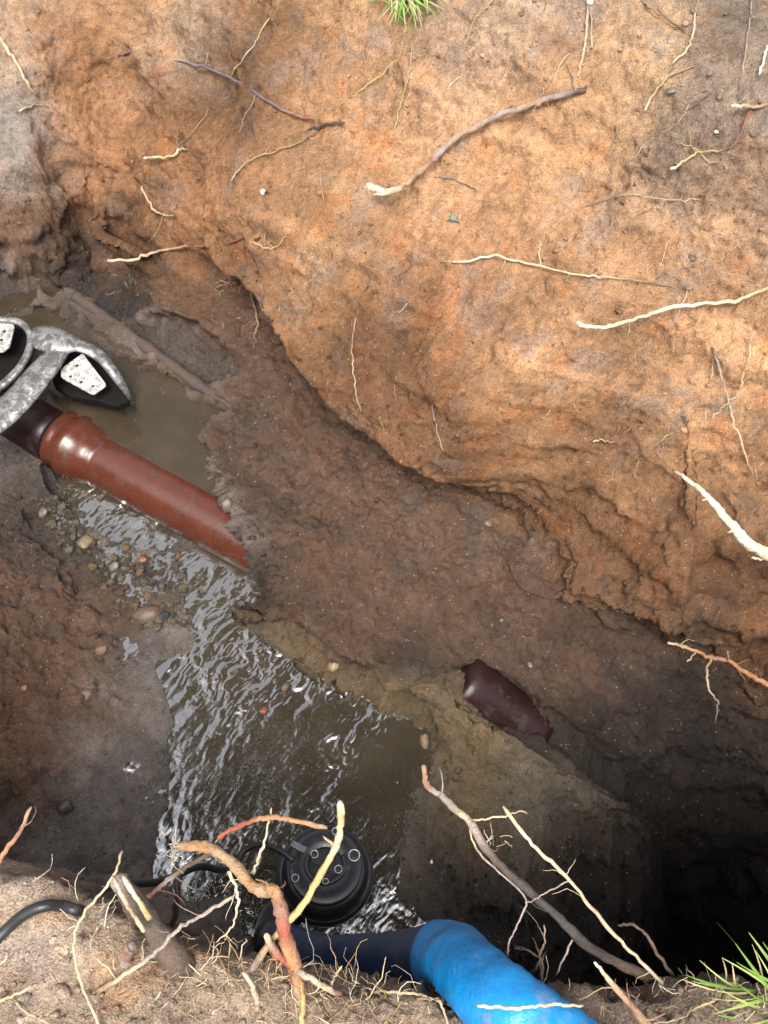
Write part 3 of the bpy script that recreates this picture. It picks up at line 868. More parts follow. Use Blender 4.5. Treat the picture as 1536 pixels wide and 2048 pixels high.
# ------------------------------------------------------------------ silver bracket on the left
M_GALV = simple_mat('galvanised', (0.5, 0.5, 0.5), 0.32, 0.95, nscale=70, var=0.35, bstr=0.35, bdist=0.002, dirt=(0.03, 0.029, 0.028), dirt_amt=0.95, dscale=50)
M_PLATE = simple_mat('splashed_plate', (0.44, 0.43, 0.40), 0.42, 0.25, nscale=60, var=0.3, bstr=0.3, bdist=0.0015, dirt=(0.10, 0.095, 0.088), dirt_amt=0.68, dscale=95)
M_HOLE = simple_mat('hole_dark', (0.012, 0.011, 0.011), 0.8)
br = tag(empty('metal_bracket', P(110, 760, -0.70)), 'silver mud-splashed metal bracket with curved ribs and drilled tabs over the pipe', 'bracket')
def band(name, cl, thick, mat, bulge=0.25):
    """Curved rib: centreline of (px, py, z, width px); an arched section with real thickness."""
    q = spline(cl, 8)
    vs, fs = [], []
    W = 9
    for i, (a, b, z, wd) in enumerate(q):
        a2, b2 = q[min(i + 1, len(q) - 1)][:2]
        a1, b1 = q[max(i - 1, 0)][:2]
        tx, ty = a2 - a1, b2 - b1
        l = math.hypot(tx, ty) or 1
        nx, ny = -ty / l, tx / l
        for k in range(W):
            u = k / (W - 1) * 2 - 1
            h = bulge * wd * 0.5 * (1 - u * u) * 0.001
            vs.append(P(a + nx * u * wd / 2, b + ny * u * wd / 2, z + h))
        for k in range(W):
            u = k / (W - 1) * 2 - 1
            h = bulge * wd * 0.5 * (1 - u * u) * 0.001
            vs.append(P(a + nx * u * wd / 2, b + ny * u * wd / 2, z + h) + Vector((0, 0, -thick)))
    n = 2 * W
    for i in range(len(q) - 1):
        o = i * n
        for k in range(W - 1):
            fs.append((o + k, o + k + 1, o + n + k + 1, o + n + k))
            fs.append((o + W + k + 1, o + W + k, o + n + W + k, o + n + W + k + 1))
        fs.append((o + W, o, o + n, o + n + W))
        fs.append((o + W - 1, o + 2 * W - 1, o + n + 2 * W - 1, o + n + W - 1))
    for o in (0, (len(q) - 1) * n):
        fs.append(tuple(range(o, o + W)) + tuple(reversed(range(o + W, o + 2 * W))))
    mb = MB()
    mb.add(vs, fs)
    return local(mb.build(name, mat, br))
band('rib', [(-70, 875, -0.63, 50), (-10, 840, -0.62, 54), (38, 796, -0.61, 54), (82, 744, -0.602, 50), (116, 706, -0.60, 36), (142, 686, -0.602, 16)], 0.005, M_GALV, 0.4)
band('rib', [(55, 676, -0.602, 30), (88, 676, -0.600, 52), (122, 684, -0.598, 50), (158, 690, -0.602, 26), (200, 712, -0.618, 24), (234, 754, -0.65, 20), (254, 786, -0.685, 12), (270, 812, -0.74, 6)], 0.005, M_GALV, 0.4)
band('rib', [(-40, 640, -0.602, 10), (10, 638, -0.60, 11), (42, 645, -0.598, 13), (60, 670, -0.597, 14), (55, 705, -0.599, 14), (32, 742, -0.604, 14), (-5, 775, -0.61, 14), (-60, 812, -0.62, 14)], 0.012, M_GALV, 0.6)
M_SHADE_FILL = simple_mat('shade_black', (0.008, 0.007, 0.007), 0.85, nscale=60, spec=0.12)  # black plates stand in for the shaded voids between ribs and tabs
def fill_shade(poly, z):
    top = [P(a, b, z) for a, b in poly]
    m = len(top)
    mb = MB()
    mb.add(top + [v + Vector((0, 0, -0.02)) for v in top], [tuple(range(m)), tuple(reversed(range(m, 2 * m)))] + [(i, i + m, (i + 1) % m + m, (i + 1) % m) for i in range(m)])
    return local(mb.build('shade_fill', M_SHADE_FILL, br, smooth=False, bevel=0.003))
fill_shade([(95, 735), (130, 695), (180, 700), (225, 760), (258, 802), (230, 812), (190, 800), (140, 792), (108, 770)], -0.665)
fill_shade([(-60, 650), (20, 648), (50, 660), (56, 690), (44, 722), (10, 755), (-60, 800)], -0.655)
def tab(poly, holes, z, zt):
    """Drilled plate: rounded outline in the photo, tilted from z (first points) to zt."""
    n = len(poly)
    rp = []
    for i in range(n):
        p0, p1, p2 = Vector(poly[i - 1]), Vector(poly[i]), Vector(poly[(i + 1) % n])
        c = 0.28 if i else 0.15
        for t in (0, .25, .5, .75, 1):
            a = p1 + (p0 - p1) * c * 0.5 * (1 - t)
            b = p1 + (p2 - p1) * c * 0.5 * t
            rp.append(a * (1 - t) + b * t)
    cx = sum(q.x for q in rp) / len(rp); cy = sum(q.y for q in rp) / len(rp)
    ys = [q.y for q in rp]
    zz = lambda q: z + (zt - z) * (q.y - min(ys)) / (max(ys) - min(ys))
    top = [P(q.x, q.y, zz(q)) for q in rp]
    m = len(top)
    vs = top + [q + Vector((0, 0, -0.004)) for q in top]
    fs = [tuple(range(m)), tuple(reversed(range(m, 2 * m)))] + [(i, i + m, (i + 1) % m + m, (i + 1) % m) for i in range(m)]
    mb = MB(); mb.add(vs, fs)
    t = local(mb.build('tab', M_PLATE, br, smooth=False, bevel=0.001))
    for hx, hy in holes:
        hb = MB()
        c = P(hx, hy, zz(Vector((hx, hy))))
        hb.lathe([(0.0033, 0.0006), (0.0033, 0.0), (0.0026, -0.0002), (0.0024, -0.0035)], 14, Matrix.Translation(c))
        h = hb.build('bolt_hole', M_HOLE, t)
        h.matrix_parent_inverse = t.matrix_world.inverted() if False else Matrix.Translation(-br.location)
        h.parent = t
    return t
tab([(165, 706), (214, 770), (186, 790), (122, 755), (121, 738)], [(154, 731), (141, 753), (163, 764), (186, 772)], -0.607, -0.632)
tab([(-45, 642), (30, 648), (20, 692), (6, 704), (-45, 704)], [(9, 663), (3, 680), (-20, 672)], -0.604, -0.612)

# ------------------------------------------------------------------ pump
M_PUMP = simple_mat('pump_black', (0.016, 0.017, 0.019), 0.38, nscale=80, var=0.3, bstr=0.15, bdist=0.001, dirt=(0.07, 0.06, 0.045), dirt_amt=0.12, dscale=45, coat=0.15)
M_STEEL = simple_mat('screw_steel', (0.55, 0.55, 0.55), 0.3, 1.0, nscale=200)
M_CABLE = simple_mat('cable_black', (0.014, 0.015, 0.016), 0.42, nscale=60, dirt=(0.14, 0.11, 0.085), dirt_amt=0.2, dscale=25)
ptop = P(651, 1732, -0.73)
pump = empty('submersible_pump', ptop)
pump.rotation_euler = (R(-3), R(3), 0)
pump.scale = (1.04, 1.04, 0.8)
tag(pump, 'black round submersible pump standing in the muddy pool with screws in its lid', 'pump')
K = 0.000830
def lp(px, py, z=0.0):
    return Vector(((px - 651) * K, -(py - 1732) * K * 1.02, z))
mb = MB()
mb.lathe([(0.05, -0.020), (0.0605, -0.020), (0.066, -0.026), (0.071, -0.036), (0.0735, -0.05), (0.0735, -0.062), (0.070, -0.065), (0.070, -0.070), (0.0775, -0.073), (0.080, -0.08), (0.0805, -0.09), (0.077, -0.094), (0.077, -0.10), (0.083, -0.103), (0.0845, -0.112), (0.0845, -0.13), (0.081, -0.134), (0.081, -0.30), (0.05, -0.30)], 72)
mb.build('body', M_PUMP, pump)
mb = MB()
mb.lathe([(0.03, -0.019), (0.0585, -0.019), (0.0590, -0.004), (0.0580, -0.0012), (0.0560, 0.0), (0.0300, 0.0), (0.0290, -0.001), (0.0285, -0.008), (0.0, -0.008)][:8], 72)
M_LID = simple_mat('pump_lid', (0.030, 0.031, 0.034), 0.24, nscale=90, var=0.25, bstr=0.15, bdist=0.001, dirt=(0.09, 0.08, 0.065), dirt_amt=0.1, dscale=45)
lid = mb.build('lid', M_LID, pump)
mb = MB()   # recessed centre with a raised knob bar
mb.lathe([(0.0295, -0.0081), (0.0295, -0.008), (0.012, -0.0078)], 48)
mb.box((0.0, 0.004, -0.003), (0.044, 0.017, 0.009), Matrix.Rotation(R(-28), 3, 'Z'))
mb.build('handle_recess', M_PUMP, lid, smooth=False, bevel=0.002)
mb = MB()   # C-shaped carrying lug
arc = [lp(651 + 38 * math.cos(R(a)), 1728 - 34 * math.sin(R(a)), -0.002) for a in range(150, 391, 12)]
mb.tube(arc, 0.0048, 8)
mb.build('lug', M_PUMP, lid)
mb = MB()
mb.box(lp(598, 1698, 0.002), (0.026, 0.010, 0.006), Matrix.Rotation(R(-25), 3, 'Z'))
mb.build('clip', simple_mat('clip_grey', (0.16, 0.17, 0.18), 0.25, nscale=90), lid, smooth=False, bevel=0.0015)
def screw(px, py, r, z=0.0):
    c = lp(px, py, z)
    m = Matrix.Translation(c)
    a = MB(); a.lathe([(r * 1.25, 0.0), (r * 1.25, 0.0012), (r * 1.05, 0.0014), (r * 1.0, 0.0005)], 20, m)
    o = a.build('screw', M_STEEL, lid)
    b = MB(); b.lathe([(r * 0.98, 0.0002), (r * 0.98, 0.0008), (r * 0.5, 0.001)], 18, m)
    b.build('screw_socket', M_PUMP, o)
    return o
for q in ((629, 1711, .0052), (676, 1738, .0052), (669, 1668, .0052), (594, 1754, .005), (706, 1712, .0078), (652, 1760, .004)):
    screw(*q, z=0.0004 if math.hypot(q[0] - 651, q[1] - 1732) > 40 else 0.0022)
for k in range(3):
    a = MB(); zc = (-0.0685, -0.0985, -0.128)[k]; rr = (0.0745, 0.0805, 0.0852)[k]
    a.tube([Vector((rr * math.cos(t * math.pi / 24), rr * math.sin(t * math.pi / 24), zc)) for t in range(49)], 0.0022, 6, caps=False)
    a.build('rib', M_PUMP, pump)
a = MB()
a.tube([Vector((-0.055, -0.045, -0.11)), Vector((-0.075, -0.075, -0.10)), Vector((-0.078, -0.098, -0.075)), Vector((-0.07, -0.11, -0.05))], 0.034, 20)
a.build('outlet_elbow', M_PUMP, pump)

# ------------------------------------------------------------------ blue hose
def hose_mat():
    m, nt, b = new_mat('blue_hose')
    n1 = obj_noise(nt, 18, 5, 0.65)
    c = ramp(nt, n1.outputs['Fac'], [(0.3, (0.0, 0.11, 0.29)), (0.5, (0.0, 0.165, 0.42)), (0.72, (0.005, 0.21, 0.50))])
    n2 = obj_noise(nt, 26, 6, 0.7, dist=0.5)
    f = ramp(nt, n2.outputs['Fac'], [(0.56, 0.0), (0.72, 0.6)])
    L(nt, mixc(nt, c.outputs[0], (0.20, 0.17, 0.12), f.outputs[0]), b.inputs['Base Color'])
    b.inputs['Roughness'].default_value = 0.42
    tc = N(nt, 'TexCoord')
    wv = N(nt, 'TexWave', wave_type='BANDS')
    wv.inputs['Scale'].default_value = 75
    wv.inputs['Distortion'].default_value = 1.5
    L(nt, tc.outputs['Object'], wv.inputs['Vector'])
    b1 = bump(nt, b, n1.outputs['Fac'], 0.5, 0.009)
    bump(nt, b, wv.outputs['Fac'], 0.08, 0.001, b1)
    return m
cl = [(560, 1880, -0.66, .034), (590, 1900, -0.60, .037), (660, 1922, -0.50, .039), (750, 1925, -0.40, .040), (835, 1918, -0.27, .039), (900, 1912, -0.10, .036), (980, 1985, -0.0, .035), (1080, 2060, 0.02, .035), (1200, 2150, 0.025, .035), (1420, 2310, 0.025, .035)]
cw = [tuple(P(a, b, z)) + (r_,) for a, b, z, r_ in cl]
q = spline(cw, 14)
random.seed(5)
hose = tag(empty('hose', Vector(cw[0][:3])), 'thick discharge hose, navy below, bright blue where it climbs over the near bank', 'hose')
def hose_piece(name, i0, i1, grow, mat, wr):
    vs, fs = [], []
    seg = 56
    for i in range(i0, i1):
        p = Vector(q[i][:3])
        d = (Vector(q[min(i + 1, len(q) - 1)][:3]) - Vector(q[max(i - 1, 0)][:3])).normalized()
        side = Vector((0, 0, 1)).cross(d).normalized()
        up = d.cross(side)
        kink = math.exp(-((i - 69) / 3.0) ** 2)
        for k in range(seg):
            a = 2 * math.pi * k / seg
            r_ = (q[i][3] + grow) * (1 + wr * (0.020 * math.sin(i * 0.83 + 2.4 * math.sin(a + i * .05)) + 0.014 * math.sin(i * 0.37 + 3 * a) + 0.012 * math.sin(i * 1.9 - 2 * a) + 0.018 * abs(math.sin(i * .21 + 1.5 * a))))
            r_ *= 0.79 + 0.03 * kink * math.cos(a - 1.2)
            vs.append(p + side * math.cos(a) * r_ * 1.08 + up * math.sin(a) * r_ * (0.88 - 0.10 * kink))
    m = i1 - i0
    for i in range(m - 1):
        for k in range(seg):
            a, b = i * seg + k, i * seg + (k + 1) % seg
            fs.append((a, b, b + seg, a + seg))
    fs.append(tuple(reversed(range(seg))))
    fs.append(tuple(range((m - 1) * seg, m * seg)))
    mb = MB()
    mb.add(vs, fs)
    return local(mb.build(name, mat, hose))
hose_piece('pump_side_hose', 0, 66, 0.0, simple_mat('navy_hose', (0.004, 0.020, 0.062), 0.45, nscale=30, var=0.4, bstr=0.4, bdist=0.002, dirt=(0.05, 0.045, 0.035), dirt_amt=0.25, dscale=30), 0.6)  # darker navy on the pump side
bright_part = hose_piece('bright_hose', 64, len(q), 0.0022, hose_mat(), 1.0)  # slightly wider and brighter blue from the bend on
bright_part['label'] = 'bright blue wrinkled wider length of the hose'

# ------------------------------------------------------------------ power cable
mb = MB()
cl = [tuple(P(a, b, z)) for a, b, z in [(588, 1722, -0.66), (560, 1702, -0.66), (520, 1690, -0.68), (485, 1705, -0.69), (470, 1735, -0.68), (440, 1740, -0.62), (400, 1733, -0.58), (350, 1752, -0.54), (310, 1765, -0.50), (260, 1768, -0.44), (215, 1775, -0.36), (190, 1792, -0.22), (175, 1815, -0.10)]]
cl += [tuple(hit(160, 1822, 0.0) + Vector((0, 0, 0.004))), tuple(hit(125, 1812, 0.006)), tuple(hit(90, 1812, 0.01)), tuple(hit(50, 1828, 0.008)), tuple(hit(10, 1862, 0.006)), tuple(hit(-60, 1930, 0.005))]
mb.tube(spline(cl, 8), 0.0052, 12)
tag(mb.build('power_cable', M_CABLE), 'black rubber power cable looping from the pump over the sandy near bank', 'cable')

# ------------------------------------------------------------------ roots
RC = {'w': (.50, .40, .26), 'W': (.62, .55, .41), 't': (.33, .22, .125), 'a': (.34, .175, .08), 'R': (.27, .075, .04), 'g': (.30, .245, .21), 'p': (.14, .105, .12), 'd': (.05, .04, .034), 'y': (.47, .33, .14), 'b': (.10, .068, .046), 'k': (.27, .14, .095)}
def parse(path):
    return [tuple(float(x) for x in q.split(',')) for q in path.split()]
def root_mesh(path, r0, r1, c, mode, z=0.004, jit=1.0, knob=0.0, n=5):
    k_ = 0.72 if mode == 'wall' else 0.82
    r0, r1 = r0 * k_, r1 * k_
    """path: 'px,py[,z or lift]' ...; radii in photo pixels; c: colour letters spread along it."""
    pp = parse(path)
    w3 = []
    for i, q in enumerate(pp):
        e = q[2] if len(q) > 2 else z
        v = hit(q[0], q[1], e if e > .04 else e * .92) if mode == 'wall' else P(q[0], q[1], e)
        w3.append(tuple(v))
    sp_ = spline(w3, n)
    m = len(sp_)
    rad, colr, pos = [], [], []
    ph = random.uniform(0, 9)
    for i, v in enumerate(sp_):
        t = i / (m - 1)
        k = PXM(v)
        r_ = (r0 + (r1 - r0) * t) * k
        r_ *= 1 + 0.09 * math.sin(i * 0.63 + ph) + 0.05 * math.sin(i * 1.7 + 2 * ph) + random.uniform(-.06, .06) * (1 + knob)
        rad.append(max(r_, 0.0003))
        f_ = t * (len(c) - 1)
        a = min(int(f_), len(c) - 2) if len(c) > 1 else 0
        b = min(a + 1, len(c) - 1)
        f_ = f_ - a
        f_ = f_ * f_ * (3 - 2 * f_)
        colr.append(tuple(x * (1 - f_) + y * f_ for x, y in zip(RC[c[a]], RC[c[b]])))
        j = jit * k * 1.3
        pos.append(Vector(v) + (Vector((random.gauss(0, j), random.gauss(0, j), random.gauss(0, j))) if 0 < i < m - 1 else Vector()))
    rad[-1] *= 0.55
    mb = MB()
    mb.tube(pos, rad, 9 if max(rad) > 0.002 else 6, colr, wob=0.10)
    return mb, pos, rad, colr
def fine_branches(parent_obj, pos, rad, colr, count, ln=0.03):
    for k in range(count):
        i = random.randint(2, len(pos) - 3) if len(pos) > 6 else 1
        d = (pos[i + 1] - pos[i]).normalized()
        v = (d * random.uniform(.2, .8) + Vector((random.gauss(0, .6), random.gauss(0, .4), random.gauss(-.25, .5)))).normalized()
        l_ = ln * random.uniform(.5, 1.3)
        ps, p = [], pos[i]
        for s_ in range(6):
            ps.append(p.copy())
            v = (v + Vector((random.gauss(0, .28), random.gauss(0, .28), random.gauss(-.05, .28)))).normalized()
            p = p + v * l_ / 5
        r_ = max(min(rad[i] * 0.3, 0.0012), 0.0004)
        mb = MB()
        mb.tube(ps, [r_ * (1 - .12 * s_) for s_ in range(6)], 5, [colr[i]] * 6)
        mb.build('side_root', M_ROOT, parent_obj, color=True)
def root(label, path, r0, r1, c, mode='wall', z=0.004, branches=(), fine=0, group=None, jit=1.0, knob=0.0, cat='root', name='root'):
    mb, pos, rad, colr = root_mesh(path, r0, r1, c, mode, z, jit, knob)
    o = tag(mb.build(name, M_ROOT, color=True), label, cat, group)
    for b in branches:
        m2, p2, r2, c2 = root_mesh(b[0], b[1], b[2], b[3], mode, z, jit)
        m2.build('side_root', M_ROOT, o, color=True)
    fine_branches(o, pos, rad, colr, fine)
    return o
random.seed(11)
GW = 'roots poking out of the far wall'
GN = 'roots growing out of the near bank'
# far wall, left to right
root('pale root slanting down at the upper left edge on the grey bank', '-10,55,-.01 8,88,.01 30,122,.014 48,158,.014 62,180,.012 72,190,.01', 5.5, 3.5, 'wwt', group=GW)
root('short curved pale root on the grey left bank below the slanting one', '38,223,.012 55,216,.008 72,210,.005 102,217,-.004', 3, 2.2, 'wt', group=GW)
root('long bluish purple root running across the upper left wall with a red torn end', '238,112,-.004 262,104,.006 310,116,.008 370,124,.01 430,142,.01 480,166,.012 520,192,.01 565,220,.012 600,232,.014 630,240,.016', 4.2, 4.2, 'kpgpppkR', group=GW)
root('thin straight yellow root high on the wall above the purple root', '553,5,-.004 535,42,.01 512,82,.012 486,118,.01 460,152,.006', 2, 1.5, 'yw', group=GW)
root('short thick cream root stub at the left of the orange wall', '288,317,.03 306,314,.026 326,315,.022 350,309,.014 362,298,.006 386,301,-.003', 4, 3.2, 'WwyWb', group=GW)
root('cream hook-shaped root hanging below the thick cream stub', '281,347,-.002 285,372,.012 298,408,.018 318,428,.02 348,431,.022', 3.2, 2.6, 'twwt', group=GW)
root('long pale root pointing left over the dark hollow above the conduit', '216,521,.05 262,520,.045 302,507,.035 352,496,.022 405,491,.012 470,483,.006 508,468,-.004', 4.2, 3.0, 'WwtRb', group=GW, fine=2)
root('thin tan root rising right from mid wall towards the dark root knot', '463,362,.01 480,338,.01 503,318,.01 548,303,.008 600,284,.008 640,262,0', 2.6, 2, 'wttb', group=GW, fine=3)
root('wispy vertical tan rootlet below the purple root', '418,218,.004 400,246,.008 378,274,.008 350,292,.004', 1.4, 1.1, 'tt', group=GW)
root('short thin rootlet pair mark beside the cream hook root', '356,398,.004 344,428,.01 337,470,.006', 1.6, 1.2, 't', group=GW)
root('very long thin hanging rootlet left of the big grey-pink root', '641,345,.002 646,398,.01 652,440,.01 657,486,.012 661,520,.012', 2.1, 1.6, 'tkt', group=GW, fine=3)
root('yellow straight rootlet above the dark root knot at top centre', '800,112,-.003 768,146,.01 735,170,.012 700,196,.01 664,218,.004', 2.2, 2, 'yyt', group=GW)
root('thin curling rootlet left of the dark root knot', '512,190,.004 500,214,.008 486,240,.008 480,268,.006', 1.6, 1.2, 't', group=GW)
root('small wavy pale rootlet at the tail of the long pale root', '508,484,.004 530,496,.01 552,495,.01 572,472,.008', 1.8, 1.3, 'w', group=GW)
root('dark gnarled root knot in the middle of the upper wall', '618,262,-.004 640,252,.008 665,246,.012 690,245,.006', 5, 3, 'ddb', group=GW, fine=6)
root('big grey-pink root arching across the upper wall, torn pale at its left end', '1180,172,-.02 1165,180,.002 1122,190,.014 1085,202,.02 1040,216,.024 985,236,.028 920,270,.03 880,304,.034 868,318,.036 850,334,.036 822,358,.04 800,376,.042 775,384,.044 752,376,.046 733,369,.048', 8.5, 9, 'dbgtgtgkttwWW', group=GW, fine=4, knob=.3,
     branches=[('1152,180,.01 1145,160,.012 1132,130,.004', 2.5, 1.5, 'gb'), ('775,384,.044 760,390,.046 748,388,.048', 4, 3, 'WW')])
root('short grey twig lying on the wall right of the big grey-pink root', '878,352,.004 905,357,.006 930,368,.006 952,380,.002', 2.4, 1.6, 'gb', group=GW)
root('thin kinked yellow root at the top right of the grass tuft', '990,-8,-.002 970,18,.01 952,34,.012 938,70,.012 926,106,.006', 2, 1.4, 'y', group=GW)
root('rootlet hanging straight below the top grass tuft', '826,80,0 820,130,.01 812,172,.012 800,215,.012 789,256,.008', 2.4, 1.5, 'tyw', group=GW, branches=[('808,82,.002 800,108,.01 788,132,.008', 2, 1.2, 'yt')])
root('pale paired root hanging from the rim above the big grey-pink root', '1176,-5,0 1174,45,.012 1170,90,.014 1162,130,.014 1156,152,.012', 3.6, 2.4, 'gww', group=GW, fine=3, branches=[('1184,-5,0 1183,50,.012 1184,96,.01', 2.8, 2, 'gw')])
root('brown root sloping down right at the top right rim', '1278,-5,0 1305,18,.012 1335,38,.014 1368,62,.004', 3.6, 2.6, 'tb', group=GW)
root('pale jointed root hanging from the rim at the upper right', '1396,-5,0 1388,45,.012 1384,75,.014 1376,98,.016 1345,126,.016', 3.4, 2.6, 'gww', group=GW)
root('yellow forked root below the pale jointed root at upper right', '1289,222,.014 1303,195,.014 1325,166,.012 1345,148,.01 1390,131,0', 3.2, 2, 'Wyt', group=GW, branches=[('1318,174,.012 1335,152,.014 1360,140,.01', 2, 1.4, 'yt')])
root('long thin dark root hanging down the right rim', '1503,-5,0 1496,70,.012 1488,125,.014 1482,170,.014 1478,208,.006', 2.4, 1.6, 'gtb', group=GW)
root('short bright cream root at the right edge near the top', '1534,92,.01 1528,120,.014 1518,150,.012', 4.5, 3.4, 'WW', group=GW)
root('thin brown rootlet running diagonally on the upper right wall', '1472,128,.002 1450,158,.01 1415,190,.01 1368,228,.002', 1.8, 1.4, 'tb', group=GW)
root('reddish bent root below the right rim', '1506,212,.004 1490,240,.012 1475,280,.012 1452,302,.002', 3, 2, 'Rk', group=GW)
root('pale stub of root sticking out at the right edge under the rim', '1463,213,.03 1485,212,.024 1512,214,.012 1545,205,-.003', 5, 5, 'Wtk', group=GW)
root('yellow three-armed root on the right half of the wall', '1341,338,.016 1362,328,.016 1382,312,.014 1400,304,.012 1445,300,.002', 3.6, 2.6, 'Wyt', group=GW, branches=[('1398,305,.012 1385,294,.012 1362,287,.01 1338,284,.006', 1.8, 1.1, 'yt'), ('1402,306,.012 1416,322,.012 1440,326,.008', 2.2, 1.6, 'yt'), ('1392,306,.012 1382,290,.01 1378,262,.004', 1.8, 1.2, 't')])
root('hair-thin pale rootlet curving over the middle right wall', '1170,414,0 1215,398,.008 1250,388,.01 1300,395,.01 1350,400,.008 1402,400,.002', 1.6, 1.3, 'tw', group=GW)
root('long thin pale root lying across the mid wall under the big grey-pink root', '880,524,0 925,523,.012 990,513,.016 1052,526,.016 1140,546,.014 1200,552,.014 1245,558,.012 1290,563,.01 1350,577,-.002', 3.4, 2.2, 'tWwwtb', group=GW, fine=5, branches=[('1082,538,.012 1080,505,.008 1078,480,.002', 2, 1.4, 'w'), ('1140,546,.012 1132,562,.012 1128,575,.006', 1.6, 1, 't'), ('1280,561,.012 1276,575,.01 1270,590,.006', 1.8, 1.2, 't')])
root('long thick cream root sweeping out to the right edge at mid height', '1154,647,.06 1172,653,.058 1200,655,.055 1235,649,.05 1290,631,.04 1360,613,.03 1420,607,.022 1470,602,.015 1505,588,.01 1550,570,-.004', 5.6, 5, 'WWwWwt', group=GW, fine=1)
root('thin vertical pale rootlet hanging on the lower left of the orange wall', '712,635,0 706,665,.008 704,705,.012 708,745,.012 712,790,.012 721,826,.012', 2, 1.6, 'ttwk', group=GW)
root('grey wavy rootlet in the crack of the lower wall', '845,735,0 868,772,.006 866,815,.008 872,855,.01 887,902,.01', 2.2, 1.6, 'bg', group=GW)
root('brown stringy root hanging down over the dark bench', '500,585,.002 508,612,.012 515,640,.016 511,672,.016 509,700,.01', 3.4, 1.8, 'btb', group=GW, fine=8)
root('grey-white branching root on the right side of the wall', '1424,695,0 1432,718,.012 1442,750,.016 1454,788,.018 1462,825,.018 1474,860,.018 1490,910,.018 1509,957,.016', 3.4, 2, 'dggwwk', group=GW, fine=5, branches=[('1456,803,.016 1475,790,.018 1483,770,.018 1488,745,.018 1498,722,.016 1500,686,.01', 2.4, 1.6, 'ww'), ('1458,806,.016 1440,820,.016 1424,838,.012', 2.2, 1.6, 'w'), ('1428,708,.008 1425,730,.01 1421,758,.01', 1.8, 1.4, 'w')])
root('small pink rootlet cluster low on the right wall', '1186,884,.014 1202,880,.012 1218,884,.01 1234,885,0', 2.4, 2, 'wk', group=GW, branches=[('1238,848,.01 1234,862,.008 1230,874,0', 2, 1.6, 'k'), ('1264,852,.012 1252,862,.01 1243,876,0', 2, 1.5, 'k')])
root('tiny red forked rootlet under the wall belly on the left', '432,574,.012 455,570,.01 478,566,0', 2, 1.6, 'kR', group=GW, branches=[('440,560,.012 458,566,.008 470,566,.002', 1.6, 1.2, 't')])
root('very thick bright cream root thrusting in from the right edge', '1349,943,.16 1372,958,.165 1400,978,.17 1422,1000,.172 1445,1028,.172 1470,1058,.17 1495,1086,.165 1525,1103,.155 1570,1122,.14 1650,1160,.10 1760,1200,-.02', 3.5, 24, 'WWWWWww', group=GW, jit=.6, branches=[('1420,998,.172 1412,998,.175 1404,1000,.178', 3, 2, 'Ww'), ('1470,1060,.17 1462,1063,.175 1454,1064,.178', 4, 2, 'Ww')])
root('slim cream root tip just under the very thick cream root', '1503,1115,.15 1525,1118,.148 1560,1124,.14 1640,1160,.09', 3.5, 6, 'WWw', group=GW)
root('pink-orange branched root low at the right edge', '1335,1286,.11 1355,1290,.112 1378,1296,.112 1412,1311,.11 1455,1322,.106 1500,1350,.1 1545,1376,.095 1640,1430,.05', 4, 7.5, 'wwakaat', group=GW, fine=4, branches=[('1422,1316,.108 1414,1345,.108 1416,1375,.106 1430,1395,.104 1436,1412,.102 1428,1450,.1', 3.6, 2, 'awgg'), ('1392,1303,.11 1382,1316,.11 1374,1324,.11', 2.4, 1.6, 'w'), ('1455,1320,.106 1456,1308,.108 1453,1302,.108', 2.6, 1.8, 'aw')])

# near bank
def near(label, path, r0, r1, c, **kw):
    kw.setdefault('group', GN)
    return root(label, path, r0, r1, c, 'z', 0.0, **kw)
near('reddish root pointing up at the lower left edge', '-20,1760,-.04 0,1722,.0 20,1690,.015 44,1658,.02 63,1614,.025', 7, 4.5, 'Rakt', fine=1)
near('thick cut grey-brown root stump with a peeled cream strip at the lower left', '395,1985,-.07 370,1945,-.03 335,1895,.005 300,1845,.02 262,1795,.03 232,1752,.035', 40, 23, 'bdbbdbg', jit=.4, knob=.25,
     branches=[('300,1838,.06 282,1808,.068 264,1782,.07 246,1752,.068', 7, 6, 'yyWw'), ('288,1862,.04 262,1822,.055 242,1786,.06 226,1752,.055', 6, 5, 'wtWw')])
near('dark slanting root behind the thick cut stump', '330,1935,-.09 300,1895,-.06 270,1842,-.04 246,1800,-.03', 16, 12, 'bdb')
near('short stubby grey root left of the thick cut stump', '240,1975,-.06 248,1930,-.02 258,1900,.0 266,1892,.005', 19, 14, 'bgkg', jit=.4)
near('orange fuzzy-barked root bending down through the lower left', '612,2075,-.03 600,1990,-.02 592,1938,-.01 577,1900,.005 568,1858,.02 560,1815,.03 548,1780,.04 528,1782,.04 500,1768,.035 470,1732,.03 440,1706,.025 400,1692,.02 352,1694,.015', 20, 12, 'btaaRkatattat', fine=14, jit=.8, knob=.6,
     branches=[('590,1935,-.008 562,1915,.005 545,1895,.015 532,1866,.02', 11, 8, 'RRkw'), ('600,1950,-.01 605,2000,-.005 604,2060,-.01', 7, 6, 'ayy')])
near('smooth yellow root crossing in front of the black pump', '498,1950,-.03 535,1892,.0 572,1848,.02 608,1806,.035 632,1765,.045 652,1728,.05 670,1698,.055 679,1668,.06 682,1640,.062 680,1602,.065', 8.5, 9, 'gtyyyywwyW', jit=.6, branches=[('668,1692,.055 656,1680,.062 646,1672,.066', 4.5, 1.5, 'ww')])
near('thin orange root arching left of the pump with a red end', '438,1676,.02 462,1660,.025 490,1648,.03 520,1637,.034 560,1636,.036 600,1643,.036 655,1656,.034', 6.5, 6, 'RRRaaat', branches=[('440,1675,.02 428,1686,.018 415,1700,.016', 3, 1.6, 'tb')])
near('slim grey root with a red scar beside the cable loop', '280,1806,-.03 300,1792,-.02 330,1765,-.01 365,1740,0 400,1718,.01 430,1704,.02', 6, 6, 'bRgbbb', fine=2)
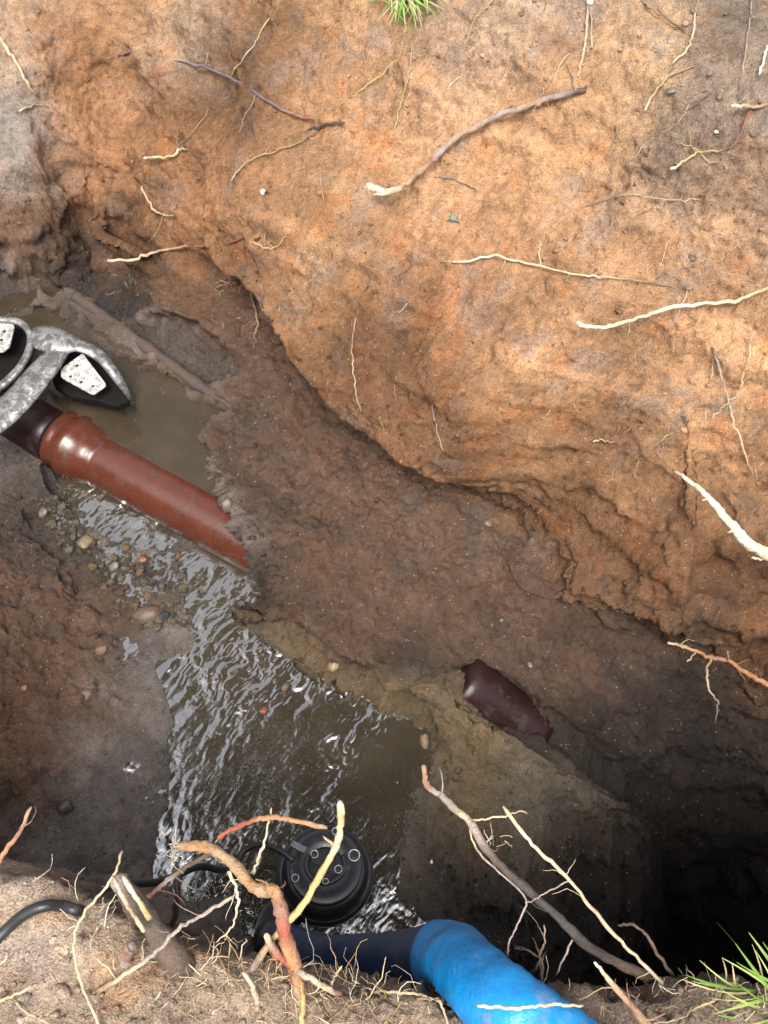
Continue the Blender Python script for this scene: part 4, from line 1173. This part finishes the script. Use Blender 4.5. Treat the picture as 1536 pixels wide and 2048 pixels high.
near('long slender pale root slanting over the thick cut stump', '190,1985,-.03 240,1955,.03 285,1925,.05 318,1898,.06 352,1862,.062 385,1842,.062 420,1822,.06 470,1790,.055', 6, 4.2, 'twggggw', fine=2)
near('thin white root curving down the sandy lower left bank', '245,1702,.04 232,1742,.038 208,1780,.034 172,1822,.028 150,1866,.02 152,1925,.008 166,1975,.0 190,2030,-.005 210,2075,-.01', 3.4, 4.2, 'twwwwww', fine=3)
near('dark hairy root hanging down into the pool behind the bank', '352,1735,-.10 354,1780,-.14 352,1815,-.18 344,1852,-.22', 9, 7, 'db', fine=6)
near('pale peg-like root standing on the near bank below the orange root', '520,2035,-.04 515,2005,-.01 505,1972,.01 486,1946,.025', 6.5, 5.5, 'tww')
near('thin pale root dangling left of the pump', '505,1748,.02 518,1715,.025 528,1690,.028 536,1650,.03 543,1615,.03', 4, 2.2, 'wWw')
near('forked white root fibre hanging left of the orange fuzzy root', '458,1742,.03 470,1770,.03 477,1800,.028 470,1840,.02 455,1865,.01 432,1885,.0', 5, 1.6, 'wWww', fine=5)
near('long grey root reaching over the deep hole, shade painted into its base, pink tip', '1300,1955,-.08 1240,1928,-.04 1175,1892,-.02 1120,1838,.0 1062,1786,.01 1012,1742,.015 968,1692,.015 938,1642,.01 910,1618,.0 884,1592,-.01 858,1576,-.015 850,1556,-.015 847,1530,-.015', 13, 6.5, 'bbddddbgwggkkt', fine=3, jit=.7,  # dark letters near the base paint in a shaded stretch
     branches=[('938,1642,.01 970,1638,.012 1010,1632,.014 1040,1622,.016 1054,1628,.016', 3, 2, 'wwt'), ('940,1645,.01 944,1678,.01 966,1715,.008 1008,1752,.004 1052,1800,.0 1034,1850,-.005 1018,1885,-.01 1016,1912,-.015', 3, 2.2, 'twggggg'), ('1145,1880,-.01 1130,1912,-.015 1112,1950,-.03', 3, 2, 'gg')])
near('long thin cream root slanting parallel above the long grey root', '1350,1992,-.06 1290,1932,-.02 1240,1882,.0 1180,1812,.02 1132,1752,.03 1082,1706,.036 1052,1672,.04 1006,1612,.045', 4.6, 4.6, 'gwwwwWy', fine=4, branches=[('1138,1762,.028 1100,1780,.022 1070,1798,.015 1050,1808,.008', 2.2, 1.5, 'gg')])
near('pointed pinkish cream root at the bottom edge right of the blue hose', '1330,2085,-.03 1290,2045,.0 1262,2010,.02 1230,1975,.03 1206,1945,.035 1188,1924,.038', 12, 3.5, 'ktktwW', fine=3, jit=.5)
near('thin white root lying over the blue hose', '1165,2011,.058 1120,2010,.07 1070,2012,.078 1035,2016,.082 1000,2014,.082 972,2014,.078 955,2008,.076', 3.6, 4.6, 'wwWwWw')
near('dark looped root above the deep hole by the right grass tuft', '1345,1950,-.06 1320,1915,-.02 1295,1870,.0 1265,1852,.01 1236,1850,.012', 5, 3, 'bbd')
near('upright brown twig root between hose and long grey root', '1082,1965,-.05 1084,1930,-.02 1080,1905,-.005 1090,1880,.005 1088,1850,.012', 4, 2, 'gbg', fine=9)
near('thin tan root along the rim left of the hose', '735,1985,-.05 770,1982,-.035 810,1985,-.03 850,1990,-.03 880,2002,-.035', 4, 3, 'tw')
near('white wavy root at the rim below the pump', '660,1998,-.045 663,1970,-.02 672,1950,-.005 684,1932,.005', 4, 2.6, 'wgw', fine=2)
near('grey side root running right from the orange fuzzy root base', '592,1942,-.008 622,1958,.0 650,1975,-.01 682,1992,-.03', 9, 6, 'gwk')
near('pale bent rootlet at the bottom left corner', '-10,2005,-.02 18,1994,.0 40,1985,.01 62,1975,.014', 4.5, 3, 'ww')
near('forked pale rootlet on the bank bottom left', '30,2005,-.02 55,2025,.0 95,2045,.005 140,2062,.0', 4, 3, 'wt', fine=3)
near('thin root standing at the far left of the sandy bank', '-6,1935,-.02 8,1920,.0 16,1912,.01', 4, 2.5, 'w')
near('pale twisted root at the bottom edge left of the hose', '905,2065,-.03 890,2030,-.01 880,2005,.0 862,1998,-.01 830,1996,-.03', 3.6, 2.4, 'wt')
near('dry forked twig root right of the pink pointed root', '1345,2045,-.03 1375,2025,-.01 1410,2008,.0 1440,1998,-.01', 3.6, 2.4, 'wtw', fine=6)

# fine root hair, too dense to count
random.seed(31)
def fibre(mb, p, v, ln, r_, col, n=6, curl=.35):
    ps = []
    for s_ in range(n):
        ps.append(p.copy())
        v = (v + Vector((random.gauss(0, curl), random.gauss(0, curl), random.gauss(0, curl)))).normalized()
        p = p + v * ln / (n - 1)
    mb.tube(ps, [r_ * (1 - .1 * s_) for s_ in range(n)], 4, [col] * n, caps=False)
mb = MB()
FC = [RC['w'], RC['w'], RC['t'], RC['W'], RC['t'], RC['y']]
for k in range(480):
    px = random.uniform(-20, 1560)
    if random.random() < 0.6:
        px = random.uniform(100, 800)
    ry = np.interp(px, [q[0] for q in RIM], [q[1] for q in RIM])
    py = ry + abs(random.gauss(45, 60)) + 4
    if px < 330 and py < 1930 and random.random() < .8:
        continue
    p = hit(px, py, -0.001)
    if p.z < -0.16:
        continue
    fibre(mb, p, Vector((random.gauss(0, .7), random.gauss(.25, .6), abs(random.gauss(.35, .35)))).normalized(), random.uniform(.012, .05), random.uniform(.0003, .0008), random.choice(FC), curl=.4)
for (cx, cy, cz, n) in ((1085, 1985, None, 22), (1050, 1990, None, 18), (1330, 1978, None, 34), (1420, 1968, None, 40), (1270, 1990, None, 24), (350, 1700, .015, 16), (985, 1688, .012, 9)):
    for k in range(n):
        if cz is None:
            p = hit(cx + random.gauss(0, 26), cy + random.gauss(0, 10), 0.0)
            if p.z < -0.12:
                continue
        else:
            p = P(cx + random.gauss(0, 12), cy + random.gauss(0, 14), cz + random.gauss(0, .006))
        fibre(mb, p, Vector((random.gauss(0, 1), random.gauss(0, 1), random.gauss(0, .6))).normalized(), random.uniform(.008, .022), random.uniform(.0003, .0006), random.choice([RC['g'], RC['w'], RC['W']]))
tag(mb.build('root_hair', M_ROOT, color=True), 'matted fine root hair along the edge of the near bank', 'root hair', kind='stuff')
mb = MB()
for k in range(230):
    px, py = random.uniform(150, 1536), random.uniform(0, 1000)
    if py > 0.72 * px + 330 and py > 500:
        continue
    p = hit(px, py, -0.001)
    if p.z < -0.62:
        continue
    fibre(mb, p, Vector((random.gauss(0, .5), -.5, -.7)).normalized(), random.uniform(.012, .05), random.uniform(.0003, .0007), random.choice(FC[:5]), curl=.3)
for k in range(90):
    px, py = random.uniform(150, 1536), random.uniform(0, 900)
    if py > 0.72 * px + 300 and py > 450:
        continue
    p = hit(px, py, -0.002)
    fibre(mb, p, Vector((random.gauss(0, .6), -.55, -.6)).normalized(), random.uniform(.03, .10), random.uniform(.0006, .0011), random.choice(FC[:5]), n=10, curl=.22)
for (cx, cy, n) in ((660, 250, 30), (505, 640, 30), (455, 570, 10), (500, 470, 12), (640, 310, 14), (560, 490, 14), (270, 560, 16), (1500, 190, 20), (1440, 720, 10)):
    for k in range(n):
        p = hit(cx + random.gauss(0, 22), cy + random.gauss(0, 18), 0)
        fibre(mb, p, Vector((random.gauss(0, .8), -.4, random.gauss(-.3, .6))).normalized(), random.uniform(.01, .035), random.uniform(.0003, .0006), random.choice(FC[:5]), curl=.4)
tag(mb.build('root_hair', M_ROOT, color=True), 'fine root hair hanging from the far orange wall', 'root hair', kind='stuff')

# ------------------------------------------------------------------ stones
random.seed(41)
def rock_verts(sub=2, seed=0, flat=0.7, angular=0.0):
    import bmesh
    bm = bmesh.new()
    bmesh.ops.create_icosphere(bm, subdivisions=sub, radius=1.0)
    co = np.array([v.co[:] for v in bm.verts])
    fs = [tuple(v.index for v in f.verts) for f in bm.faces]
    bm.free()
    k = 1 + 0.28 * vnoise(co * 1.1 + seed * 7.7, 5) + 0.10 * vnoise(co * 2.7 + seed * 3.1, 6)
    co = co * k[:, None]
    rg = np.random.RandomState(seed)
    for _ in range(7):
        d = rg.normal(size=3)
        d /= np.linalg.norm(d)
        h = co @ d
        co = co - np.outer(np.clip(h - rg.uniform(.45, .8), 0, None) * .9, d)
    co[:, 2] *= flat
    return co, fs
ROCKS = [rock_verts(2, i, 0.55 + 0.1 * (i % 3)) for i in range(6)]
SMALL = [rock_verts(1, i + 9, 0.75) for i in range(8)]
def stone_mat(name, col, rough=0.35):
    return simple_mat(name, col, rough, nscale=110, var=0.45, bstr=0.35, bdist=0.003, dirt=(0.085, 0.062, 0.044), dirt_amt=0.62, dscale=45)
SM = {'beige': stone_mat('stone_beige', (.20, .15, .085)), 'red': stone_mat('stone_red', (.20, .062, .028)), 'yellow': stone_mat('stone_yellow', (.22, .16, .07)), 'grey': stone_mat('stone_grey', (.13, .12, .10)), 'brown': stone_mat('stone_brown', (.095, .062, .042)), 'white': stone_mat('stone_white', (.55, .5, .42), .6), 'dark': stone_mat('stone_dark', (.05, .042, .036), .3), 'pink': stone_mat('stone_pink', (.19, .105, .068), .7)}
def stone(label, px, py, rx, ry, kind, sink=0.25, z=None, rot=None):
    co, fs = random.choice(ROCKS)
    p = hit(px, py) if z is None else P(px, py, z)
    k = PXM(p)
    mb = MB()
    c = co * np.array([rx * k, ry * k, (rx + ry) / 2 * k])
    mb.add(c.tolist(), fs)
    o = mb.build('stone', SM[kind])
    o.location = p + Vector((0, 0, (rx + ry) / 2 * k * (0.6 - sink)))
    o.rotation_euler = (random.gauss(0, .15), random.gauss(0, .15), rot if rot is not None else random.uniform(0, 6))
    return tag(o, label, 'stone', 'loose stones in the pit')
stone('flat beige broken stone on the gravel left of the pipe', 174, 1088, 24, 20, 'beige', .1, rot=.4)
stone('wet red-orange stone in the gravel below the pipe', 272, 1084, 17, 12, 'red', .2, rot=-.4)
stone('grey pebble at the left end of the gravel', 88, 1028, 14, 12, 'grey')
stone('small red pebble under the red-orange stone', 286, 1120, 12, 10, 'red')
stone('round grey pebble in the middle of the gravel', 228, 1135, 15, 13, 'grey')
stone('brown muddy cobble where gravel meets the pool', 295, 1225, 38, 32, 'brown', .75)
stone('small rust-red stone sitting in the rippled pool', 527, 1422, 11, 10, 'red', 0, -.802)
stone('faint brown stone breaking the water near the clay bank', 570, 1375, 14, 11, 'brown', .1, -.803)
stone('yellow wet pebble at the right shore of the pool', 786, 1641, 13, 17, 'yellow', .1)
stone('yellow-grey lump on the clay bank above the pool', 668, 1332, 18, 15, 'yellow', .3)
stone('tan flat stone at the water line of the clay bank', 850, 1482, 13, 18, 'beige', .2)
stone('white flint pebble in the left wall', 526, 386, 8, 7, 'white', .3)
stone('pinkish stone in the left floor near the gravel', 205, 1304, 15, 12, 'pink', .2)
stone('small orange chip on the left floor', 49, 1377, 9, 7, 'pink', .1)
stone('brown clod on the left floor', 172, 1390, 22, 19, 'brown', .45)
stone('dark clod at the near edge of the left floor', 130, 1615, 22, 16, 'dark', .4)
stone('pebble in the corner of the upper pool', 137, 618, 10, 9, 'grey', .2, -.742)
stone('grey stone stuck in the rim at the top right', 1180, 6, 13, 9, 'white', .3)
stone('pale pebble in the upper right wall', 1433, 264, 7, 6, 'white', .3)
stone('round brown stone in the middle right wall', 1385, 515, 15, 12, 'brown', .45)
stone('grey stone high on the right of the wall', 1343, 183, 15, 14, 'grey', .4)
stone('dark pebble on the brown bench above the maroon pipe', 1003, 1242, 7, 7, 'dark', .2)
stone('pale chip on the bench above the maroon pipe', 1060, 1330, 9, 8, 'grey', .2)
stone('pale stone set in the bench below the wall foot', 976, 1047, 11, 10, 'beige', .4)
stone('rounded wet lump beside the far end of the red-brown pipe', 455, 1008, 12, 16, 'grey', .2)
stone('dark lump in the cavity under the pipe end', 510, 1205, 15, 12, 'dark', .2)
# gravel and crumbs, uncountable
def scatter(name, label, count, sampler, size, colf, mat, cat, wet=0.0, lift=0.3):
    vs, fs, cc = [], [], []
    n0 = 0
    for k in range(count):
        r_ = sampler()
        if r_ is None:
            continue
        p = r_
        co, f_ = random.choice(SMALL)
        s_ = size()
        a = random.uniform(0, 6.28)
        ca, sa = math.cos(a), math.sin(a)
        e = np.array([s_ * random.uniform(.7, 1.3), s_ * random.uniform(.7, 1.2), s_ * random.uniform(.6, 1)])
        q = co * e
        q = np.stack([q[:, 0] * ca - q[:, 1] * sa, q[:, 0] * sa + q[:, 1] * ca, q[:, 2]], 1) + np.array(p) + np.array([0, 0, s_ * lift])
        vs.append(q)
        fs.append(np.array(f_) + n0)
        n0 += len(q)
        c = colf(p)
        cc.append(np.tile(np.array([[c[0], c[1], c[2], 1.0]]), (len(q), 1)))
    me = bpy.data.meshes.new(name)
    me.from_pydata(np.concatenate(vs).tolist(), [], np.concatenate(fs).tolist())
    a = me.attributes.new('col', 'FLOAT_COLOR', 'POINT')
    a.data.foreach_set('color', np.concatenate(cc).astype(np.float32).ravel())
    a = me.attributes.new('wet', 'FLOAT', 'POINT')
    a.data.foreach_set('value', np.full(n0, wet, dtype=np.float32))
    return tag(link(name, me, mat), label, cat, kind='stuff')
GPOLY = [(70, 1000), (180, 985), (250, 1040), (350, 1100), (440, 1160), (520, 1200), (450, 1230), (330, 1260), (230, 1240), (200, 1150), (120, 1090)]
def inpoly(x, y, poly):
    c = False
    for i in range(len(poly)):
        x1, y1 = poly[i - 1]
        x2, y2 = poly[i]
        if (y1 > y) != (y2 > y) and x < (x2 - x1) * (y - y1) / (y2 - y1) + x1:
            c = not c
    return c
def gsamp():
    x, y = random.uniform(60, 530), random.uniform(980, 1270)
    if not inpoly(x, y, GPOLY):
        return None
    return hit(x, y)
scatter('gravel', 'wet gravel between the red-brown pipe and the pool', 1500, gsamp, lambda: random.choice([.002, .003, .004, .005, .006, .008, .011]) * random.uniform(.8, 1.3), lambda p: random.choice([(.09, .075, .055), (.13, .10, .06), (.07, .06, .05), (.17, .10, .05), (.05, .045, .04), (.14, .12, .09)]), M_CRUMB, 'gravel', wet=1.2)
VR = V.reshape(ny_, nx_, 3)
CR = cols.reshape(ny_, nx_, 5)
def csamp():
    x, y = random.uniform(0, 1536), random.uniform(0, 2048)
    p = hit(x, y)
    if p.z < -0.798 and p.x < .2:
        return None
    return p
def ccol(p):
    i = min(np.searchsorted(gx, p[0]), nx_ - 1)
    j = min(np.searchsorted(gy, p[1]), ny_ - 1)
    c = CR[j, i, :3] * random.uniform(.7, 1.35)
    return c
scatter('soil_crumbs', 'loose soil crumbs over the walls and floor of the pit', 7000, csamp, lambda: min(.0010 + random.expovariate(1 / .0013), .009), ccol, M_CRUMB, 'soil', wet=.1, lift=.2)

CLINE = [(392, 880), (430, 950), (475, 1030), (528, 1085), (556, 1135), (545, 1190), (450, 1210), (478, 1290), (560, 1345), (640, 1392), (740, 1432), (800, 1450), (850, 1500)]
def clod():
    i = random.randint(0, len(CLINE) - 2)
    t = random.random()
    x = CLINE[i][0] * (1 - t) + CLINE[i + 1][0] * t + random.gauss(0, 9)
    y = CLINE[i][1] * (1 - t) + CLINE[i + 1][1] * t + random.gauss(0, 9)
    p = hit(x, y)
    return None if p.z < -0.806 else p
scatter('mud_clods', 'wet mud clods slumped along the edges of pipe and pool', 420, clod, lambda: min(.002 + random.expovariate(1 / .003), .012), ccol, M_CRUMB, 'mud', wet=.4, lift=0.0)

# ------------------------------------------------------------------ grass
def grass_mat(name, c0, c1):
    m, nt, b = new_mat(name)
    n1 = obj_noise(nt, 30, 3, 0.6)
    c = ramp(nt, n1.outputs['Fac'], [(0.3, c0), (0.7, c1)])
    L(nt, c.outputs[0], b.inputs['Base Color'])
    b.inputs['Roughness'].default_value = 0.45
    return m
GM = [grass_mat('grass_green', (.08, .17, .02), (.16, .27, .05)), grass_mat('grass_light', (.2, .30, .06), (.32, .38, .12)), grass_mat('grass_dry', (.34, .28, .13), (.45, .38, .2))]
def blade(parent, p0, p1, wd, sag, mat, name='blade'):
    p0, p1 = Vector(p0), Vector(p1)
    d = p1 - p0
    side = d.cross(Vector((random.gauss(0, .3), random.gauss(-.6, .3), .8))).normalized()
    n_ = side.cross(d).normalized()
    vs, fs = [], []
    for i in range(7):
        t = i / 6
        c = p0 + d * t + n_ * math.sin(t * math.pi * .9) * sag
        w_ = wd * (1 - t ** 2.2) + 0.0002
        vs += [c - side * w_, c + n_ * w_ * .35, c + side * w_]
    for i in range(6):
        a = i * 3
        fs += [(a, a + 1, a + 4, a + 3), (a + 1, a + 2, a + 5, a + 4)]
    mb = MB(); mb.add(vs, fs)
    o = mb.build(name, mat, parent)
    return local(o)
random.seed(51)
tu = tag(empty('grass_tuft', hit(810, -30)), 'green grass tuft hanging over the far rim at the top centre', 'grass')
for k in range(46):
    b0 = hit(808 + random.gauss(0, 26), -22 + random.gauss(0, 9), .004)
    a = random.gauss(0, .75)
    ln = random.uniform(45, 92)
    x, y = 810 + math.sin(a) * ln * 1.1 + random.gauss(0, 8), -18 + math.cos(a) * ln
    b1 = hit(x, y, random.uniform(.02, .05))
    blade(tu, b0, b1, random.uniform(.0014, .0026), random.uniform(.006, .018), random.choice([GM[0], GM[0], GM[1], GM[1], GM[2]]))
tu = tag(empty('grass_tuft', P(1530, 2010, -.04)), 'long-bladed green grass tuft at the lower right corner of the near bank', 'grass')
for (x0, y0, x1, y1) in [(1545, 1995, 1430, 1846), (1500, 1975, 1396, 1913), (1550, 1975, 1437, 1913), (1545, 1930, 1495, 1862), (1560, 1985, 1412, 1990), (1540, 1990, 1466, 1880), (1545, 1990, 1504, 1894), (1556, 2000, 1420, 2030), (1560, 2005, 1450, 2045), (1550, 1960, 1520, 1880), (1560, 1990, 1380, 1960), (1550, 2030, 1470, 1960), (1555, 2020, 1440, 1975)]:
    blade(tu, P(x0 + random.gauss(0, 8), y0 + random.gauss(0, 8), -.04), P(x1, y1, random.uniform(.03, .07)), random.uniform(.0011, .0018), random.uniform(.004, .012), random.choice([GM[0], GM[1], GM[1]]))
for k in range(34):
    x0, y0 = random.uniform(1440, 1580), random.uniform(1960, 2060)
    a = random.uniform(0, 6.28)
    ln = random.uniform(40, 110)
    blade(tu, P(x0, y0, -.045), P(x0 + math.cos(a) * ln - 20, y0 + math.sin(a) * ln - 20, random.uniform(-.03, .05)), random.uniform(.0008, .0018), random.uniform(.002, .01), random.choice([GM[2], GM[1], GM[0], GM[2]]))
# short turf on the ground behind the far rim and around, out of frame
random.seed(52)
mb = MB()
for k in range(5000):
    x, y = random.uniform(-1.8, 1.8), random.uniform(-.85, 2.8)
    s_ = x * NX + y * NY
    if not (s_ > 1.62 or y < -.4):
        continue
    if y < -.4 and random.random() < .4:
        continue
    g_, n_ = ground_at(x, y)
    d = Vector((random.gauss(0, .4), random.gauss(0, .4), 1)).normalized() * random.uniform(.03, .07)
    sd = Vector((random.gauss(0, 1), random.gauss(0, 1), 0)).normalized() * .0025
    mb.add([g_ - sd, g_ + sd, g_ + d * .6 + sd * .8, g_ + d + Vector((random.gauss(0, .01), random.gauss(0, .01), 0)), g_ + d * .6 - sd * .8], [(0, 1, 2, 4), (4, 2, 3)])
tag(mb.build('turf', GM[0], smooth=False), 'short turf on the level ground around the pit', 'grass', kind='stuff')
# leaf fragment on the wall
lf = MB()
c = hit(905, 437, .004)
ang = [20, 75, 150, 200, 285, 330]
ring = []
k = PXM(c)
n_ = Vector((-.2, -.75, .6)).normalized()
u = n_.cross(Vector((0, 0, 1))).normalized()
v = u.cross(n_)
for i, a in enumerate(ang):
    ring.append(c + (u * math.cos(R(a)) + v * math.sin(R(a))) * k * (9, 17, 12, 19, 8, 14)[i] + n_ * (.001, .005, .002, .006, .003, .004)[i])
    ring.append(c + (u * math.cos(R(a + 28)) + v * math.sin(R(a + 28))) * k * (7, 5, 9, 6, 8, 4)[i])
m = len(ring)
lf.add(ring + [c + n_ * .001], [(i, (i + 1) % m, m) for i in range(m)])
o = lf.build('leaf', simple_mat('leaf_blue_green', (.13, .15, .12), .6, nscale=90))
sl = o.modifiers.new('thick', 'SOLIDIFY'); sl.thickness = 0.0008
tag(o, 'small ragged blue-green leaf stuck on the orange wall', 'leaf')
